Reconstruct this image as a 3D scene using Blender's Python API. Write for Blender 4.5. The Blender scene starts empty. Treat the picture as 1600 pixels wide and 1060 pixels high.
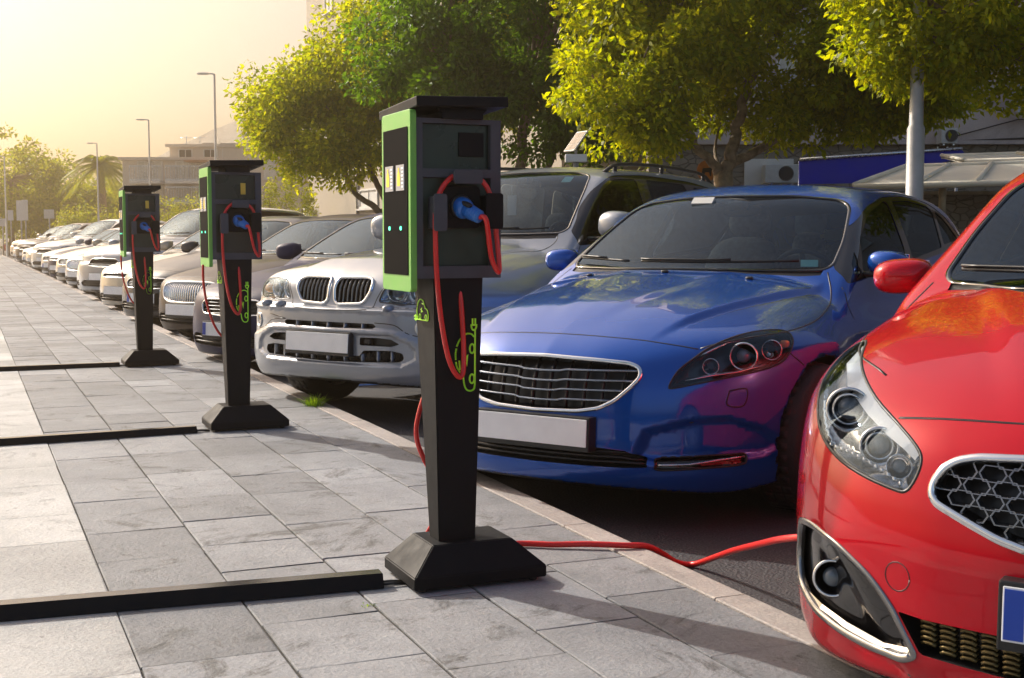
import bpy, bmesh, math, random
import numpy as np
from mathutils import Vector, Matrix, Quaternion
from mathutils.bvhtree import BVHTree
random.seed(7); np.random.seed(7)
R = math.radians
sc = bpy.context.scene
col = sc.collection
# ------------------------------------------------------------------ camera, world, sun, exposure
cd = bpy.data.cameras.new('camera'); cam = bpy.data.objects.new('camera', cd); col.objects.link(cam)
cam.location = (0, 0, 1.06); cam.rotation_euler = (R(90-4.574), 0, 0)
cd.lens = 45; cd.sensor_width = 36; cd.clip_start = .05; cd.clip_end = 3000
sc.camera = cam
SUN_AZ, SUN_EL = -50.0, 33.0        # azimuth from the view direction (negative = left), elevation
w = bpy.data.worlds.new('World'); sc.world = w; w.use_nodes = True
nt = w.node_tree; sky = nt.nodes.new('ShaderNodeTexSky'); sky.sky_type = 'NISHITA'; sky.sun_disc = False
sky.sun_elevation = R(SUN_EL); sky.sun_rotation = R(SUN_AZ); sky.dust_density = 4.5; sky.air_density = 1.0; sky.ozone_density = .7
nt.nodes['Background'].inputs[1].default_value = .125
nt.links.new(sky.outputs[0], nt.nodes['Background'].inputs[0])
sl = bpy.data.lights.new('sun', 'SUN'); sun = bpy.data.objects.new('sun', sl); col.objects.link(sun)
sl.energy = 5.0; sl.angle = R(.5); sl.color = (1, .955, .88)
sun.rotation_euler = (R(90-SUN_EL), 0, R(-SUN_AZ)+math.pi)
sc.view_settings.view_transform = 'Standard'; sc.view_settings.look = 'None'
sc.view_settings.exposure = 0.42; sc.view_settings.gamma = 1
# ------------------------------------------------------------------ materials
MATS = {}
def mat(name, base=(.5,.5,.5), rough=.5, metal=0, coat=0, coatr=.03, emit=None, es=1, spec=.5, noise=0, nscale=8, bump=0, bscale=60, sub=None):
    if name in MATS: return MATS[name]
    m = bpy.data.materials.new(name); m.use_nodes = True; n = m.node_tree; b = n.nodes['Principled BSDF']
    b.inputs['Base Color'].default_value = (*base, 1); b.inputs['Roughness'].default_value = rough
    b.inputs['Metallic'].default_value = metal; b.inputs['Coat Weight'].default_value = coat
    b.inputs['Coat Roughness'].default_value = coatr; b.inputs['Specular IOR Level'].default_value = spec
    if emit: b.inputs['Emission Color'].default_value = (*emit, 1); b.inputs['Emission Strength'].default_value = es
    if noise or bump:
        tc = n.nodes.new('ShaderNodeTexCoord')
    if noise:
        t = n.nodes.new('ShaderNodeTexNoise'); t.inputs['Scale'].default_value = nscale; t.inputs['Detail'].default_value = 6
        n.links.new(tc.outputs['Object'], t.inputs['Vector'])
        r = n.nodes.new('ShaderNodeMapRange'); r.inputs[1].default_value = .3; r.inputs[2].default_value = .7
        r.inputs[3].default_value = 1-noise; r.inputs[4].default_value = 1+noise
        n.links.new(t.outputs[0], r.inputs[0])
        v = n.nodes.new('ShaderNodeVectorMath'); v.operation = 'SCALE'; v.inputs[0].default_value = base
        n.links.new(r.outputs[0], v.inputs['Scale']); n.links.new(v.outputs[0], b.inputs['Base Color'])
        r2 = n.nodes.new('ShaderNodeMapRange'); r2.inputs[1].default_value = .3; r2.inputs[2].default_value = .7
        r2.inputs[3].default_value = max(0, rough-.08); r2.inputs[4].default_value = min(1, rough+.08)
        n.links.new(t.outputs[0], r2.inputs[0]); n.links.new(r2.outputs[0], b.inputs['Roughness'])
    if bump:
        t = n.nodes.new('ShaderNodeTexNoise'); t.inputs['Scale'].default_value = bscale; t.inputs['Detail'].default_value = 5
        n.links.new(tc.outputs['Object'], t.inputs['Vector'])
        bp = n.nodes.new('ShaderNodeBump'); bp.inputs['Strength'].default_value = bump; bp.inputs['Distance'].default_value = .02
        n.links.new(t.outputs[0], bp.inputs['Height']); n.links.new(bp.outputs[0], b.inputs['Normal'])
    MATS[name] = m; return m
def paint(name, base, metal=.35, rough=.32, coat=1.0):
    m = mat(name, base, rough, metal, coat, .015, spec=.12)
    n = m.node_tree; b = n.nodes['Principled BSDF']
    tc = n.nodes.new('ShaderNodeTexCoord'); t = n.nodes.new('ShaderNodeTexNoise'); t.inputs['Scale'].default_value = 3; t.inputs['Detail'].default_value = 8
    n.links.new(tc.outputs['Object'], t.inputs['Vector'])
    r = n.nodes.new('ShaderNodeMapRange'); r.inputs[1].default_value = .35; r.inputs[2].default_value = .75; r.inputs[3].default_value = .01; r.inputs[4].default_value = .07
    n.links.new(t.outputs[0], r.inputs[0]); n.links.new(r.outputs[0], b.inputs['Coat Roughness'])
    return m
def glass(name, tint=(.6,.68,.7), refl=1.0):
    if name in MATS: return MATS[name]
    m = bpy.data.materials.new(name); m.use_nodes = True; n = m.node_tree; n.nodes.clear()
    o = n.nodes.new('ShaderNodeOutputMaterial'); t = n.nodes.new('ShaderNodeBsdfTransparent'); t.inputs[0].default_value = (*tint, 1)
    g = n.nodes.new('ShaderNodeBsdfGlossy'); g.inputs['Roughness'].default_value = .01; g.inputs[0].default_value = (refl*.68, refl*.84, refl, 1)
    f = n.nodes.new('ShaderNodeFresnel'); f.inputs[0].default_value = 1.52; x = n.nodes.new('ShaderNodeMixShader')
    mm = n.nodes.new('ShaderNodeMath'); mm.operation = 'MULTIPLY_ADD'; mm.inputs[1].default_value = .72; mm.inputs[2].default_value = .01; mm.use_clamp = True
    n.links.new(f.outputs[0], mm.inputs[0]); n.links.new(mm.outputs[0], x.inputs[0])
    n.links.new(t.outputs[0], x.inputs[1]); n.links.new(g.outputs[0], x.inputs[2]); n.links.new(x.outputs[0], o.inputs[0])
    MATS[name] = m; return m
# ------------------------------------------------------------------ object helpers
def tag(o, label=None, cat=None, group=None, kind=None):
    if label: o['label'] = label
    if cat: o['category'] = cat
    if group: o['group'] = group
    if kind: o['kind'] = kind
    return o
def thing(name, label, cat, loc=(0,0,0), rz=0, group=None):
    o = bpy.data.objects.new(name, None); col.objects.link(o); o.location = loc; o.rotation_euler = (0,0,rz)
    o.empty_display_size = .2
    return tag(o, label, cat, group)
def obj(name, bm, m, parent=None, smooth=False, label=None):
    me = bpy.data.meshes.new(name)
    if smooth:
        for f in bm.faces: f.smooth = True
    bm.to_mesh(me); bm.free()
    for k in (m if isinstance(m, (list, tuple)) else [m]): me.materials.append(k)
    o = bpy.data.objects.new(name, me); col.objects.link(o)
    if parent: o.parent = parent
    if label: o['label'] = label
    return o
def copy_tree(o, parent=None):
    c = o.copy(); col.objects.link(c)
    if parent: c.parent = parent
    for ch in list(o.children): copy_tree(ch, c)
    return c
def B(): return bmesh.new()
def quad(bm, a, b, c, d, mi=0):
    f = bm.faces.new([bm.verts.new(p) for p in (a,b,c,d)]); f.material_index = mi; return f
def box(bm, lo, hi, M=None, bev=0, mi=0):
    x0,y0,z0 = lo; x1,y1,z1 = hi
    P = [(x0,y0,z0),(x1,y0,z0),(x1,y1,z0),(x0,y1,z0),(x0,y0,z1),(x1,y0,z1),(x1,y1,z1),(x0,y1,z1)]
    vs = [bm.verts.new(M@Vector(p) if M else p) for p in P]
    fs = [bm.faces.new([vs[i] for i in q]) for q in ((0,3,2,1),(4,5,6,7),(0,1,5,4),(1,2,6,5),(2,3,7,6),(3,0,4,7))]
    for f in fs: f.material_index = mi
    if bev:
        es = list({e for f in fs for e in f.edges})
        bmesh.ops.bevel(bm, geom=es, offset=bev, segments=2, affect='EDGES', profile=.5)
    return vs
def prism(bm, pts, y0, y1, M=None, bev=0, mi=0):
    """polygon in x,z extruded along y"""
    a = [bm.verts.new(M@Vector((x,y0,z)) if M else (x,y0,z)) for x, z in pts]; b = [bm.verts.new(M@Vector((x,y1,z)) if M else (x,y1,z)) for x, z in pts]
    n = len(pts); fs = [bm.faces.new(a), bm.faces.new(b[::-1])]
    for i in range(n): fs.append(bm.faces.new((a[i], b[i], b[(i+1)%n], a[(i+1)%n])))
    for f in fs: f.material_index = mi
    bmesh.ops.recalc_face_normals(bm, faces=fs)
    if bev: bmesh.ops.bevel(bm, geom=list({e for f in fs[:2] for e in f.edges}), offset=bev, segments=2, affect='EDGES', profile=.5)
def lathe(bm, prof, M=None, n=24, mi=0, cap=True):
    """profile (r, z) spun about z"""
    rings = []
    for r, z in prof:
        rings.append([bm.verts.new((M@Vector((r*math.cos(2*math.pi*k/n), r*math.sin(2*math.pi*k/n), z))) if M else (r*math.cos(2*math.pi*k/n), r*math.sin(2*math.pi*k/n), z)) for k in range(n)])
    fs = []
    for a, b in zip(rings, rings[1:]):
        for k in range(n): fs.append(bm.faces.new((a[k], a[(k+1)%n], b[(k+1)%n], b[k])))
    if cap: fs.append(bm.faces.new(rings[0][::-1])); fs.append(bm.faces.new(rings[-1]))
    for f in fs: f.material_index = mi
    return fs
def smooth_path(P, n=8, closed=False):
    P = [Vector(p) for p in P]; out = []; m = len(P)
    for i in range(m if closed else m-1):
        p0 = P[(i-1)%m] if (closed or i > 0) else P[0]*2-P[1]
        p1, p2 = P[i], P[(i+1)%m]
        p3 = P[(i+2)%m] if (closed or i < m-2) else P[-1]*2-P[-2]
        for k in range(n):
            t = k/n; out.append(.5*((2*p1)+(p2-p0)*t+(2*p0-5*p1+4*p2-p3)*t*t+(3*p1-p0-3*p2+p3)*t**3))
    if not closed: out.append(P[-1])
    return out
def tube(bm, P, r, seg=8, closed=False, mi=0, flat=1.0, cap=True):
    """tube along a polyline; r may be a list"""
    P = [Vector(p) for p in P]; n = len(P); rings = []; up = None
    for i in range(n):
        t = (P[(i+1)%n]-P[i-1]) if closed or 0 < i < n-1 else (P[1]-P[0] if i == 0 else P[-1]-P[-2])
        t.normalize()
        if up is None: up = Vector((0,0,1)) if abs(t.z) < .9 else Vector((1,0,0))
        s = t.cross(up); s.normalize(); up = s.cross(t)
        rr = r[i] if isinstance(r, (list, tuple)) else r
        rings.append([bm.verts.new(P[i]+(s*math.cos(2*math.pi*k/seg)+up*flat*math.sin(2*math.pi*k/seg))*rr) for k in range(seg)])
    for i in range(n if closed else n-1):
        a, b = rings[i], rings[(i+1)%n]
        for k in range(seg):
            f = bm.faces.new((a[k], a[(k+1)%seg], b[(k+1)%seg], b[k])); f.smooth = True; f.material_index = mi
    if not closed and cap: bm.faces.new(rings[0][::-1]); bm.faces.new(rings[-1])
# (implicit car shapes)
# ---------- numpy implicit surfaces for car bodies (local: x right, y back from the nose, z up from the road)
def curve(pts):
    """smooth 1-D curve through (t, v) points, as a lookup table"""
    p = np.array(pts, float); t, v = p[:,0], p[:,1]
    d = np.diff(v)/np.diff(t); m = np.zeros_like(v); m[0] = d[0]; m[-1] = d[-1]
    for i in range(1, len(v)-1):
        h0, h1 = t[i]-t[i-1], t[i+1]-t[i]
        m[i] = 0 if d[i-1]*d[i] <= 0 else (h0+h1)*3/((2*h1+h0)/d[i-1]+(h1+2*h0)/d[i])
    T = np.linspace(t[0], t[-1], 600); k = np.clip(np.searchsorted(t, T)-1, 0, len(t)-2)
    h = t[k+1]-t[k]; s = (T-t[k])/h
    V = (2*s**3-3*s**2+1)*v[k]+(s**3-2*s**2+s)*h*m[k]+(-2*s**3+3*s**2)*v[k+1]+(s**3-s**2)*h*m[k+1]
    ex0 = V[0]-m[0]*1.0; ex1 = V[-1]+m[-1]*1.0
    T = np.concatenate([[T[0]-1], T, [T[-1]+1]]); V = np.concatenate([[ex0], V, [ex1]])
    return lambda x: np.interp(x, T, V)
def smax(a, b, k):
    h = np.clip(.5+.5*(a-b)/k, 0, 1); return b+(a-b)*h+k*h*(1-h)
def smin(a, b, k): return -smax(-a, -b, k)
def sstep(a, b, x):
    t = np.clip((x-a)/(b-a), 0, 1); return t*t*(3-2*t)
def polysd(px, pz, poly):
    """signed distance to a 2-D polygon, negative inside"""
    P = np.array(poly, float); d = np.full(np.shape(px), 1e9); s = np.ones(np.shape(px)); n = len(P); j = n-1
    for i in range(n):
        ex, ez = P[j]-P[i]; wx, wz = px-P[i,0], pz-P[i,1]
        t = np.clip((wx*ex+wz*ez)/(ex*ex+ez*ez), 0, 1)
        d = np.minimum(d, (wx-ex*t)**2+(wz-ez*t)**2)
        c1 = pz >= P[i,1]; c2 = pz < P[j,1]; c3 = ex*wz > ez*wx
        s = np.where((c1&c2&c3)|(~c1&~c2&~c3), -s, s); j = i
    return s*np.sqrt(d)
class Car:
    def __init__(s, S):
        s.S = S; g = lambda k: curve(S[k])
        s.w, s.sec, s.nose, s.plan, s.top, s.crown = g('w'), g('sec'), g('nose'), g('plan'), g('top'), g('crown')
        s.tail, s.ws, s.roof, s.gw, s.rw = g('tail'), g('ws'), g('roof'), g('gw'), g('rw')
        s.gp = g('gp'); s.L = S['L']; s.bot = g('bottom')
    def f(s, x, y, z):
        S = s.S; a = np.sqrt(x*x+1e-4)
        front = s.nose(z)+s.plan(a)-y
        for poly, dep, soft in S.get('carve', []):
            front = front+dep*sstep(soft, -soft, polysd(a, z, poly))
        side = a-(s.w(y)-s.sec(z))
        for yc, h in S.get('flare', []):   # swelling round the arches
            r = np.sqrt((y-yc)**2+(z-S['rz'])**2); side = side-h*np.exp(-((r-S['ar']-.03)/.09)**2)
        for yy, zz0, zz1, dep in S.get('crease', []):
            zc = np.interp(y, yy, [zz0, zz1]); side = side-dep*np.exp(-np.clip(np.abs(z-zc)/.045,0,6))
        top = z-(s.top(y)-s.crown(a))
        for (p, q, h, wd) in S.get('hood', []):   # raised shoulder inside a line p-q in plan
            t = np.clip((y-p[1])/(q[1]-p[1]), -.2, 1.6); lx = p[0]+(q[0]-p[0])*t
            top = top-h*sstep(wd, -wd, a-lx)*sstep(p[1]-.1, p[1]+.25, y)
        rear = y-s.tail(z)-(-.22*(a/.85)**2.5)
        d = smax(front, side, S.get('kc', .12)); d = smax(d, top, S.get('kt', .07)); d = smax(d, rear, .12)
        d = smax(d, s.bot(y)-z+.06*np.clip((a-.7)/.2,0,1)*0, .03)
        # upper house
        gw = a-(s.gw(z)*s.gp(y))
        gf = (s.ws(z)+S.get('wsc', .16)*(a/.7)**2-y)*S.get('wsn', .62)
        gr = (y-s.rw(z)+.12*(a/.7)**2)*.75
        gt = z-(s.roof(y)-S.get('rc', .05)*(a/.6)**2.5)
        u = smax(gf, gw, S.get('kg', .05)); u = smax(u, gt, .07); u = smax(u, gr, .07); u = np.maximum(u, .6-z)
        d = smin(d, u, S.get('ku', .035))
        for yc in S['wy']:
            c = np.sqrt((y-yc)**2+(z-S['rz'])**2)-S['ar']
            d = smax(d, -np.maximum(c, .56-a), .012)
        return d
    def grad(s, P, e=.002):
        x, y, z = P.T; g = np.empty_like(P)
        g[:,0] = s.f(x+e,y,z)-s.f(x-e,y,z); g[:,1] = s.f(x,y+e,z)-s.f(x,y-e,z); g[:,2] = s.f(x,y,z+e)-s.f(x,y,z-e)
        return g/(2*e)
    def project(s, P, n=3):
        P = P.copy()
        for _ in range(n):
            g = s.grad(P); d = s.f(*P.T); st = -g*(d/np.maximum((g*g).sum(1), .05))[:,None]
            l = np.linalg.norm(st, axis=1); st *= (np.minimum(l, .03)/np.maximum(l, 1e-9))[:,None]; P += st
        return P
    def normals(s, P):
        g = s.grad(P); return g/np.maximum(np.linalg.norm(g, axis=1), 1e-9)[:,None]
    def mesh(s, h):
        S = s.S; W = max(v for _, v in S['w'])+.05
        nx = int(math.ceil(W/h)); X = (np.arange(-nx, nx+1)+.0)*h
        Y = np.arange(-.12, s.L+.1, h); Z = np.arange(.08, S['H']+.06, h)
        F = s.f(X[:,None,None], Y[None,:,None], Z[None,None,:]); I = F < 0
        c = np.zeros((len(X)-1, len(Y)-1, len(Z)-1), int)
        sl = [slice(0,-1), slice(1,None)]
        for i in (0,1):
            for j in (0,1):
                for k in (0,1): c += I[sl[i], sl[j], sl[k]]
        act = (c > 0)&(c < 8); idx = np.full(c.shape, -1); ids = np.argwhere(act); idx[act] = np.arange(len(ids))
        acc = np.zeros((len(ids), 3)); cnt = np.zeros(len(ids)); O = np.stack([X[ids[:,0]], Y[ids[:,1]], Z[ids[:,2]]], 1)
        for i in (0,1):
            for j in (0,1):
                for ax in range(3):
                    a0 = [0,0,0]; a1 = [0,0,0]; o = [k for k in range(3) if k != ax]
                    a0[o[0]] = a1[o[0]] = i; a0[o[1]] = a1[o[1]] = j; a1[ax] = 1
                    fa = F[ids[:,0]+a0[0], ids[:,1]+a0[1], ids[:,2]+a0[2]]; fb = F[ids[:,0]+a1[0], ids[:,1]+a1[1], ids[:,2]+a1[2]]
                    m = (fa < 0) != (fb < 0); t = np.where(m, fa/np.where(m, fa-fb, 1), 0)
                    p = np.array(a0)[None,:]+t[:,None]*(np.array(a1)-np.array(a0))[None,:]
                    acc += np.where(m[:,None], p*h, 0); cnt += m
        V = s.project(O+acc/np.maximum(cnt, 1)[:,None], 3)
        Q = []
        for ax in range(3):
            o = [k for k in range(3) if k != ax]
            s0 = [slice(None)]*3; s1 = [slice(None)]*3; s0[ax] = slice(0,-1); s1[ax] = slice(1,None)
            A, B = I[tuple(s0)], I[tuple(s1)]; e = np.argwhere(A != B)
            e = e[(e[:,o[0]] > 0)&(e[:,o[1]] > 0)&(e[:,o[0]] < c.shape[o[0]])&(e[:,o[1]] < c.shape[o[1]])]
            fl = A[tuple(e.T)]; q = []
            for (u, v) in ((0,0),(1,0),(1,1),(0,1)):
                k = e.copy(); k[:,o[0]] -= 1-u; k[:,o[1]] -= 1-v; q.append(idx[tuple(k.T)])
            q = np.stack(q, 1); 
            if ax == 1: fl = ~fl
            q[~fl] = q[~fl][:,::-1]; Q.append(q)
        return V, np.concatenate(Q)
# ---------- the shapes of the three near cars and the row
HATCH = dict(L=4.37, H=1.46, ar=.345, rz=.315, wy=(.86, 3.5),
  w=[(0,.83),(.25,.865),(.6,.885),(1.2,.893),(2.2,.90),(3.3,.897),(3.9,.86),(4.37,.74)],
  sec=[(.15,.06),(.25,.035),(.4,.012),(.58,0),(.70,.006),(.82,.03),(.92,.075),(1.0,.13),(1.2,.25)],
  nose=[(.10,.10),(.17,.045),(.24,.012),(.34,.0),(.46,.005),(.56,.02),(.66,.06),(.74,.13),(.80,.24),(.9,.5)],
  plan=[(0,0),(.2,.012),(.4,.055),(.55,.12),(.68,.22),(.78,.36),(.86,.56),(.92,.85)],
  top=[(-.1,.62),(.05,.70),(.2,.765),(.5,.85),(.9,.925),(1.25,.975),(1.6,.99),(2.4,.985),(3.4,1.01),(4.1,1.0),(4.4,.95)],
  crown=[(0,0),(.25,.006),(.5,.03),(.65,.06),(.78,.11),(.9,.19)],
  tail=[(.1,4.2),(.3,4.36),(.6,4.37),(.9,4.30),(1.1,4.2)],
  bottom=[(0,.17),(.3,.15),(.6,.17),(4,.19),(4.4,.3)],
  ws=[(.85,1.03),(.97,1.22),(1.1,1.45),(1.25,1.72),(1.36,1.94),(1.45,2.2)],
  roof=[(1.5,1.34),(1.9,1.395),(2.3,1.44),(2.8,1.447),(3.4,1.42),(3.9,1.36),(4.2,1.3)],
  gw=[(.8,.83),(.95,.80),(1.05,.765),(1.2,.70),(1.35,.625),(1.45,.56)],
  gp=[(1,1.0),(2.2,1.01),(3.0,.985),(3.8,.90),(4.3,.80)],
  rw=[(.8,4.32),(1.0,4.25),(1.2,4.02),(1.35,3.75),(1.45,3.5)])
VOLVO = dict(HATCH, flare=[(.86,.018),(3.5,.02)], crease=[((1.0,4.2),.72,.86,.012)],
  hood=[((.42,.25),(.66,1.15),.022,.024),((.10,.30),(.30,1.15),.007,.05)],
  carve=[([(.42,.30),(.46,.40),(.60,.44),(.72,.45),(.80,.40),(.84,.33),(.80,.30),(.50,.285)],.040,.018)])
SUV = dict(L=4.67, H=1.73, ar=.40, rz=.37, wy=(.86, 3.68), kt=.09,
  w=[(0,.89),(.25,.92),(.6,.935),(1.2,.935),(2.4,.935),(3.6,.935),(4.2,.90),(4.67,.82)],
  sec=[(.2,.06),(.3,.03),(.5,.008),(.7,0),(.85,.01),(1.0,.05),(1.1,.10),(1.25,.18)],
  nose=[(.15,.13),(.25,.06),(.34,.012),(.42,0),(.60,.006),(.68,.012),(.715,.022),(.735,.060),(.85,.085),(.95,.14),(1.02,.24),(1.1,.5)],
  plan=[(0,0),(.3,.012),(.5,.035),(.65,.075),(.76,.13),(.84,.21),(.90,.34),(.95,.6)],
  top=[(-.1,.84),(.1,.93),(.3,.985),(.6,1.03),(1.0,1.075),(1.35,1.11),(1.7,1.12),(3,1.13),(4.3,1.14),(4.67,1.1)],
  crown=[(0,0),(.3,.008),(.55,.03),(.7,.06),(.82,.11),(.93,.19)],
  tail=[(.1,4.45),(.4,4.66),(.7,4.67),(1.0,4.60),(1.3,4.5)],
  bottom=[(0,.27),(.5,.22),(1,.25),(4.2,.27),(4.7,.4)],
  ws=[(1.0,1.15),(1.1,1.34),(1.3,1.62),(1.5,1.92),(1.6,2.1),(1.7,2.4)],
  roof=[(1.7,1.60),(2.1,1.655),(2.5,1.69),(3.2,1.70),(3.8,1.68),(4.3,1.62),(4.6,1.55)],
  gw=[(1.0,.86),(1.12,.825),(1.25,.785),(1.45,.72),(1.6,.665),(1.7,.6)],
  gp=[(1,1.0),(2.4,1.01),(3.4,.99),(4.3,.92),(4.7,.87)], wsc=.14,
  carve=[([(-1,.602),(.42,.602),(.55,.588),(.70,.535),(.96,.505),(.96,.70),(-1,.70)],.018,.010),([(-1,.568),(.50,.568),(.62,.522),(.665,.48),(.665,.43),(.57,.385),(-1,.372)],.020,.010)],
  hood=[((.36,.2),(.50,1.3),.020,.05)],
  rw=[(.9,4.62),(1.1,4.55),(1.35,4.38),(1.6,4.15),(1.7,4.0)], flare=[(.86,.03),(3.68,.03)])
RED = dict(HATCH, L=4.31, H=1.50, wy=(.92,3.57),
  w=[(0,.85),(.25,.89),(.6,.905),(1.2,.90),(2.2,.90),(3.3,.897),(3.9,.86),(4.31,.74)],
  nose=[(.10,.12),(.17,.05),(.24,.012),(.34,.0),(.46,.0),(.56,.012),(.66,.04),(.74,.09),(.82,.20),(.92,.45)],
  plan=[(0,0),(.2,.012),(.4,.05),(.55,.11),(.68,.19),(.78,.29),(.86,.43),(.92,.7)],
  top=[(-.1,.67),(.05,.745),(.2,.815),(.5,.915),(.9,1.0),(1.15,1.035),(1.6,1.04),(2.4,1.03),(3.4,1.03),(4.1,1.0),(4.4,.95)],
  crown=[(0,0),(.25,.006),(.5,.025),(.65,.045),(.78,.085),(.9,.15)],
  ws=[(.9,.95),(1.0,1.12),(1.1,1.32),(1.25,1.60),(1.38,1.88),(1.5,2.2)],
  roof=[(1.5,1.38),(1.9,1.435),(2.3,1.475),(2.8,1.48),(3.4,1.45),(3.9,1.38),(4.2,1.3)],
  gw=[(.8,.86),(.95,.84),(1.05,.80),(1.2,.73),(1.38,.65),(1.5,.57)],
  hood=[((.30,.2),(.56,1.15),.014,.04)], flare=[(.92,.014)],
  carve=[([(.50,.20),(.80,.20),(.84,.40),(.74,.46),(.62,.36)],.02,.03)])
SEDAN = dict(L=4.6, H=1.46, ar=.345, rz=.315, wy=(.85, 3.6),
  w=[(0,.83),(.25,.87),(.6,.895),(1.2,.90),(2.4,.905),(3.6,.90),(4.2,.87),(4.6,.76)], sec=HATCH['sec'],
  nose=[(.10,.12),(.18,.05),(.26,.012),(.38,0),(.5,.01),(.6,.025),(.68,.06),(.75,.14),(.82,.3)],
  plan=HATCH['plan'], top=[(-.1,.60),(.05,.68),(.2,.745),(.5,.82),(.9,.89),(1.3,.935),(1.7,.95),(3.0,.97),(3.8,1.0),(4.3,.99),(4.6,.93)],
  crown=HATCH['crown'], tail=[(.1,4.4),(.3,4.57),(.6,4.6),(.9,4.55),(1.1,4.5)], bottom=HATCH['bottom'],
  ws=[(.85,1.15),(.95,1.33),(1.1,1.62),(1.25,1.92),(1.35,2.15),(1.45,2.5)],
  roof=[(1.6,1.32),(2.0,1.385),(2.4,1.425),(2.8,1.435),(3.3,1.40),(3.8,1.28),(4.2,1.12)],
  gw=HATCH['gw'], gp=[(1,1.0),(2.2,1.01),(3.0,.98),(3.8,.88),(4.3,.80)],
  rw=[(.8,4.4),(1.0,4.15),(1.2,3.75),(1.35,3.4),(1.45,3.1)], flare=[(.85,.015),(3.6,.015)])
def leafmat(name, a, b_, trans=.45, rough=.5):
    if name in MATS: return MATS[name]
    m = bpy.data.materials.new(name); m.use_nodes = True; n = m.node_tree; b = n.nodes['Principled BSDF']; o = n.nodes['Material Output']
    g = n.nodes.new('ShaderNodeNewGeometry'); r = n.nodes.new('ShaderNodeValToRGB'); e = r.color_ramp.elements
    e[0].color = (*a, 1); e[1].color = (*b_, 1); n.links.new(g.outputs['Random Per Island'], r.inputs[0]); n.links.new(r.outputs[0], b.inputs['Base Color'])
    b.inputs['Roughness'].default_value = rough; b.inputs['Specular IOR Level'].default_value = .35
    t = n.nodes.new('ShaderNodeBsdfTranslucent'); h = n.nodes.new('ShaderNodeVectorMath'); h.operation = 'MULTIPLY'; h.inputs[1].default_value = (2.4,2.2,.35); n.links.new(r.outputs[0], h.inputs[0]); n.links.new(h.outputs[0], t.inputs[0])
    x = n.nodes.new('ShaderNodeMixShader'); x.inputs[0].default_value = trans; n.links.new(b.outputs[0], x.inputs[1]); n.links.new(t.outputs[0], x.inputs[2]); n.links.new(x.outputs[0], o.inputs[0])
    MATS[name] = m; return m
# ------------------------------------------------------------------ working on a car body: frames, cutting, trims
class Frame:
    """a flat drawing plane seen along d; a point p has drawing coordinates (p.r, p.u)"""
    def __init__(s, r, u, d=None): s.r = Vector(r).normalized(); s.u = Vector(u).normalized(); s.d = Vector(d) if d else s.u.cross(s.r)
    def uv(s, p): return (p.dot(s.r), p.dot(s.u))
    def mirror(s):   # same drawing coordinates on the other side of the car
        return Frame((-s.r.x, s.r.y, s.r.z), (-s.u.x, s.u.y, s.u.z), (-s.d.x, s.d.y, s.d.z))
def oblique(deg): return Frame((math.cos(R(deg)), math.sin(R(deg)), 0), (0,0,1))
FRONT = oblique(0); SIDE = Frame((0,1,0), (0,0,1)); TOP = Frame((1,0,0), (0,1,0))
def inside(p, poly):
    x, y = p; c = False; j = len(poly)-1
    for i in range(len(poly)):
        xi, yi = poly[i]; xj, yj = poly[j]
        if (yi > y) != (yj > y) and x < (xj-xi)*(y-yi)/(yj-yi)+xi: c = not c
        j = i
    return c
def rounded(pts, r=.03, n=5):
    """polygon with rounded corners; a corner may carry its own radius as third value"""
    out = []; m = len(pts)
    for i in range(m):
        p = Vector(pts[i][:2]); a = Vector(pts[i-1][:2]); b = Vector(pts[(i+1)%m][:2]); rr = pts[i][2] if len(pts[i]) > 2 else r
        da, db = a-p, b-p; k = min(rr, da.length*.49, db.length*.49)
        p0 = p+da.normalized()*k; p2 = p+db.normalized()*k
        if k < 1e-4: out.append(tuple(p)); continue
        for j in range(n+1):
            t = j/n; q = p0*(1-t)**2+p*2*t*(1-t)+p2*t*t; out.append(tuple(q))
    return out
def spl(pts, n=6): return [(p.x, p.y) for p in smooth_path([(a,b,0) for a, b in pts], n, True)]
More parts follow.
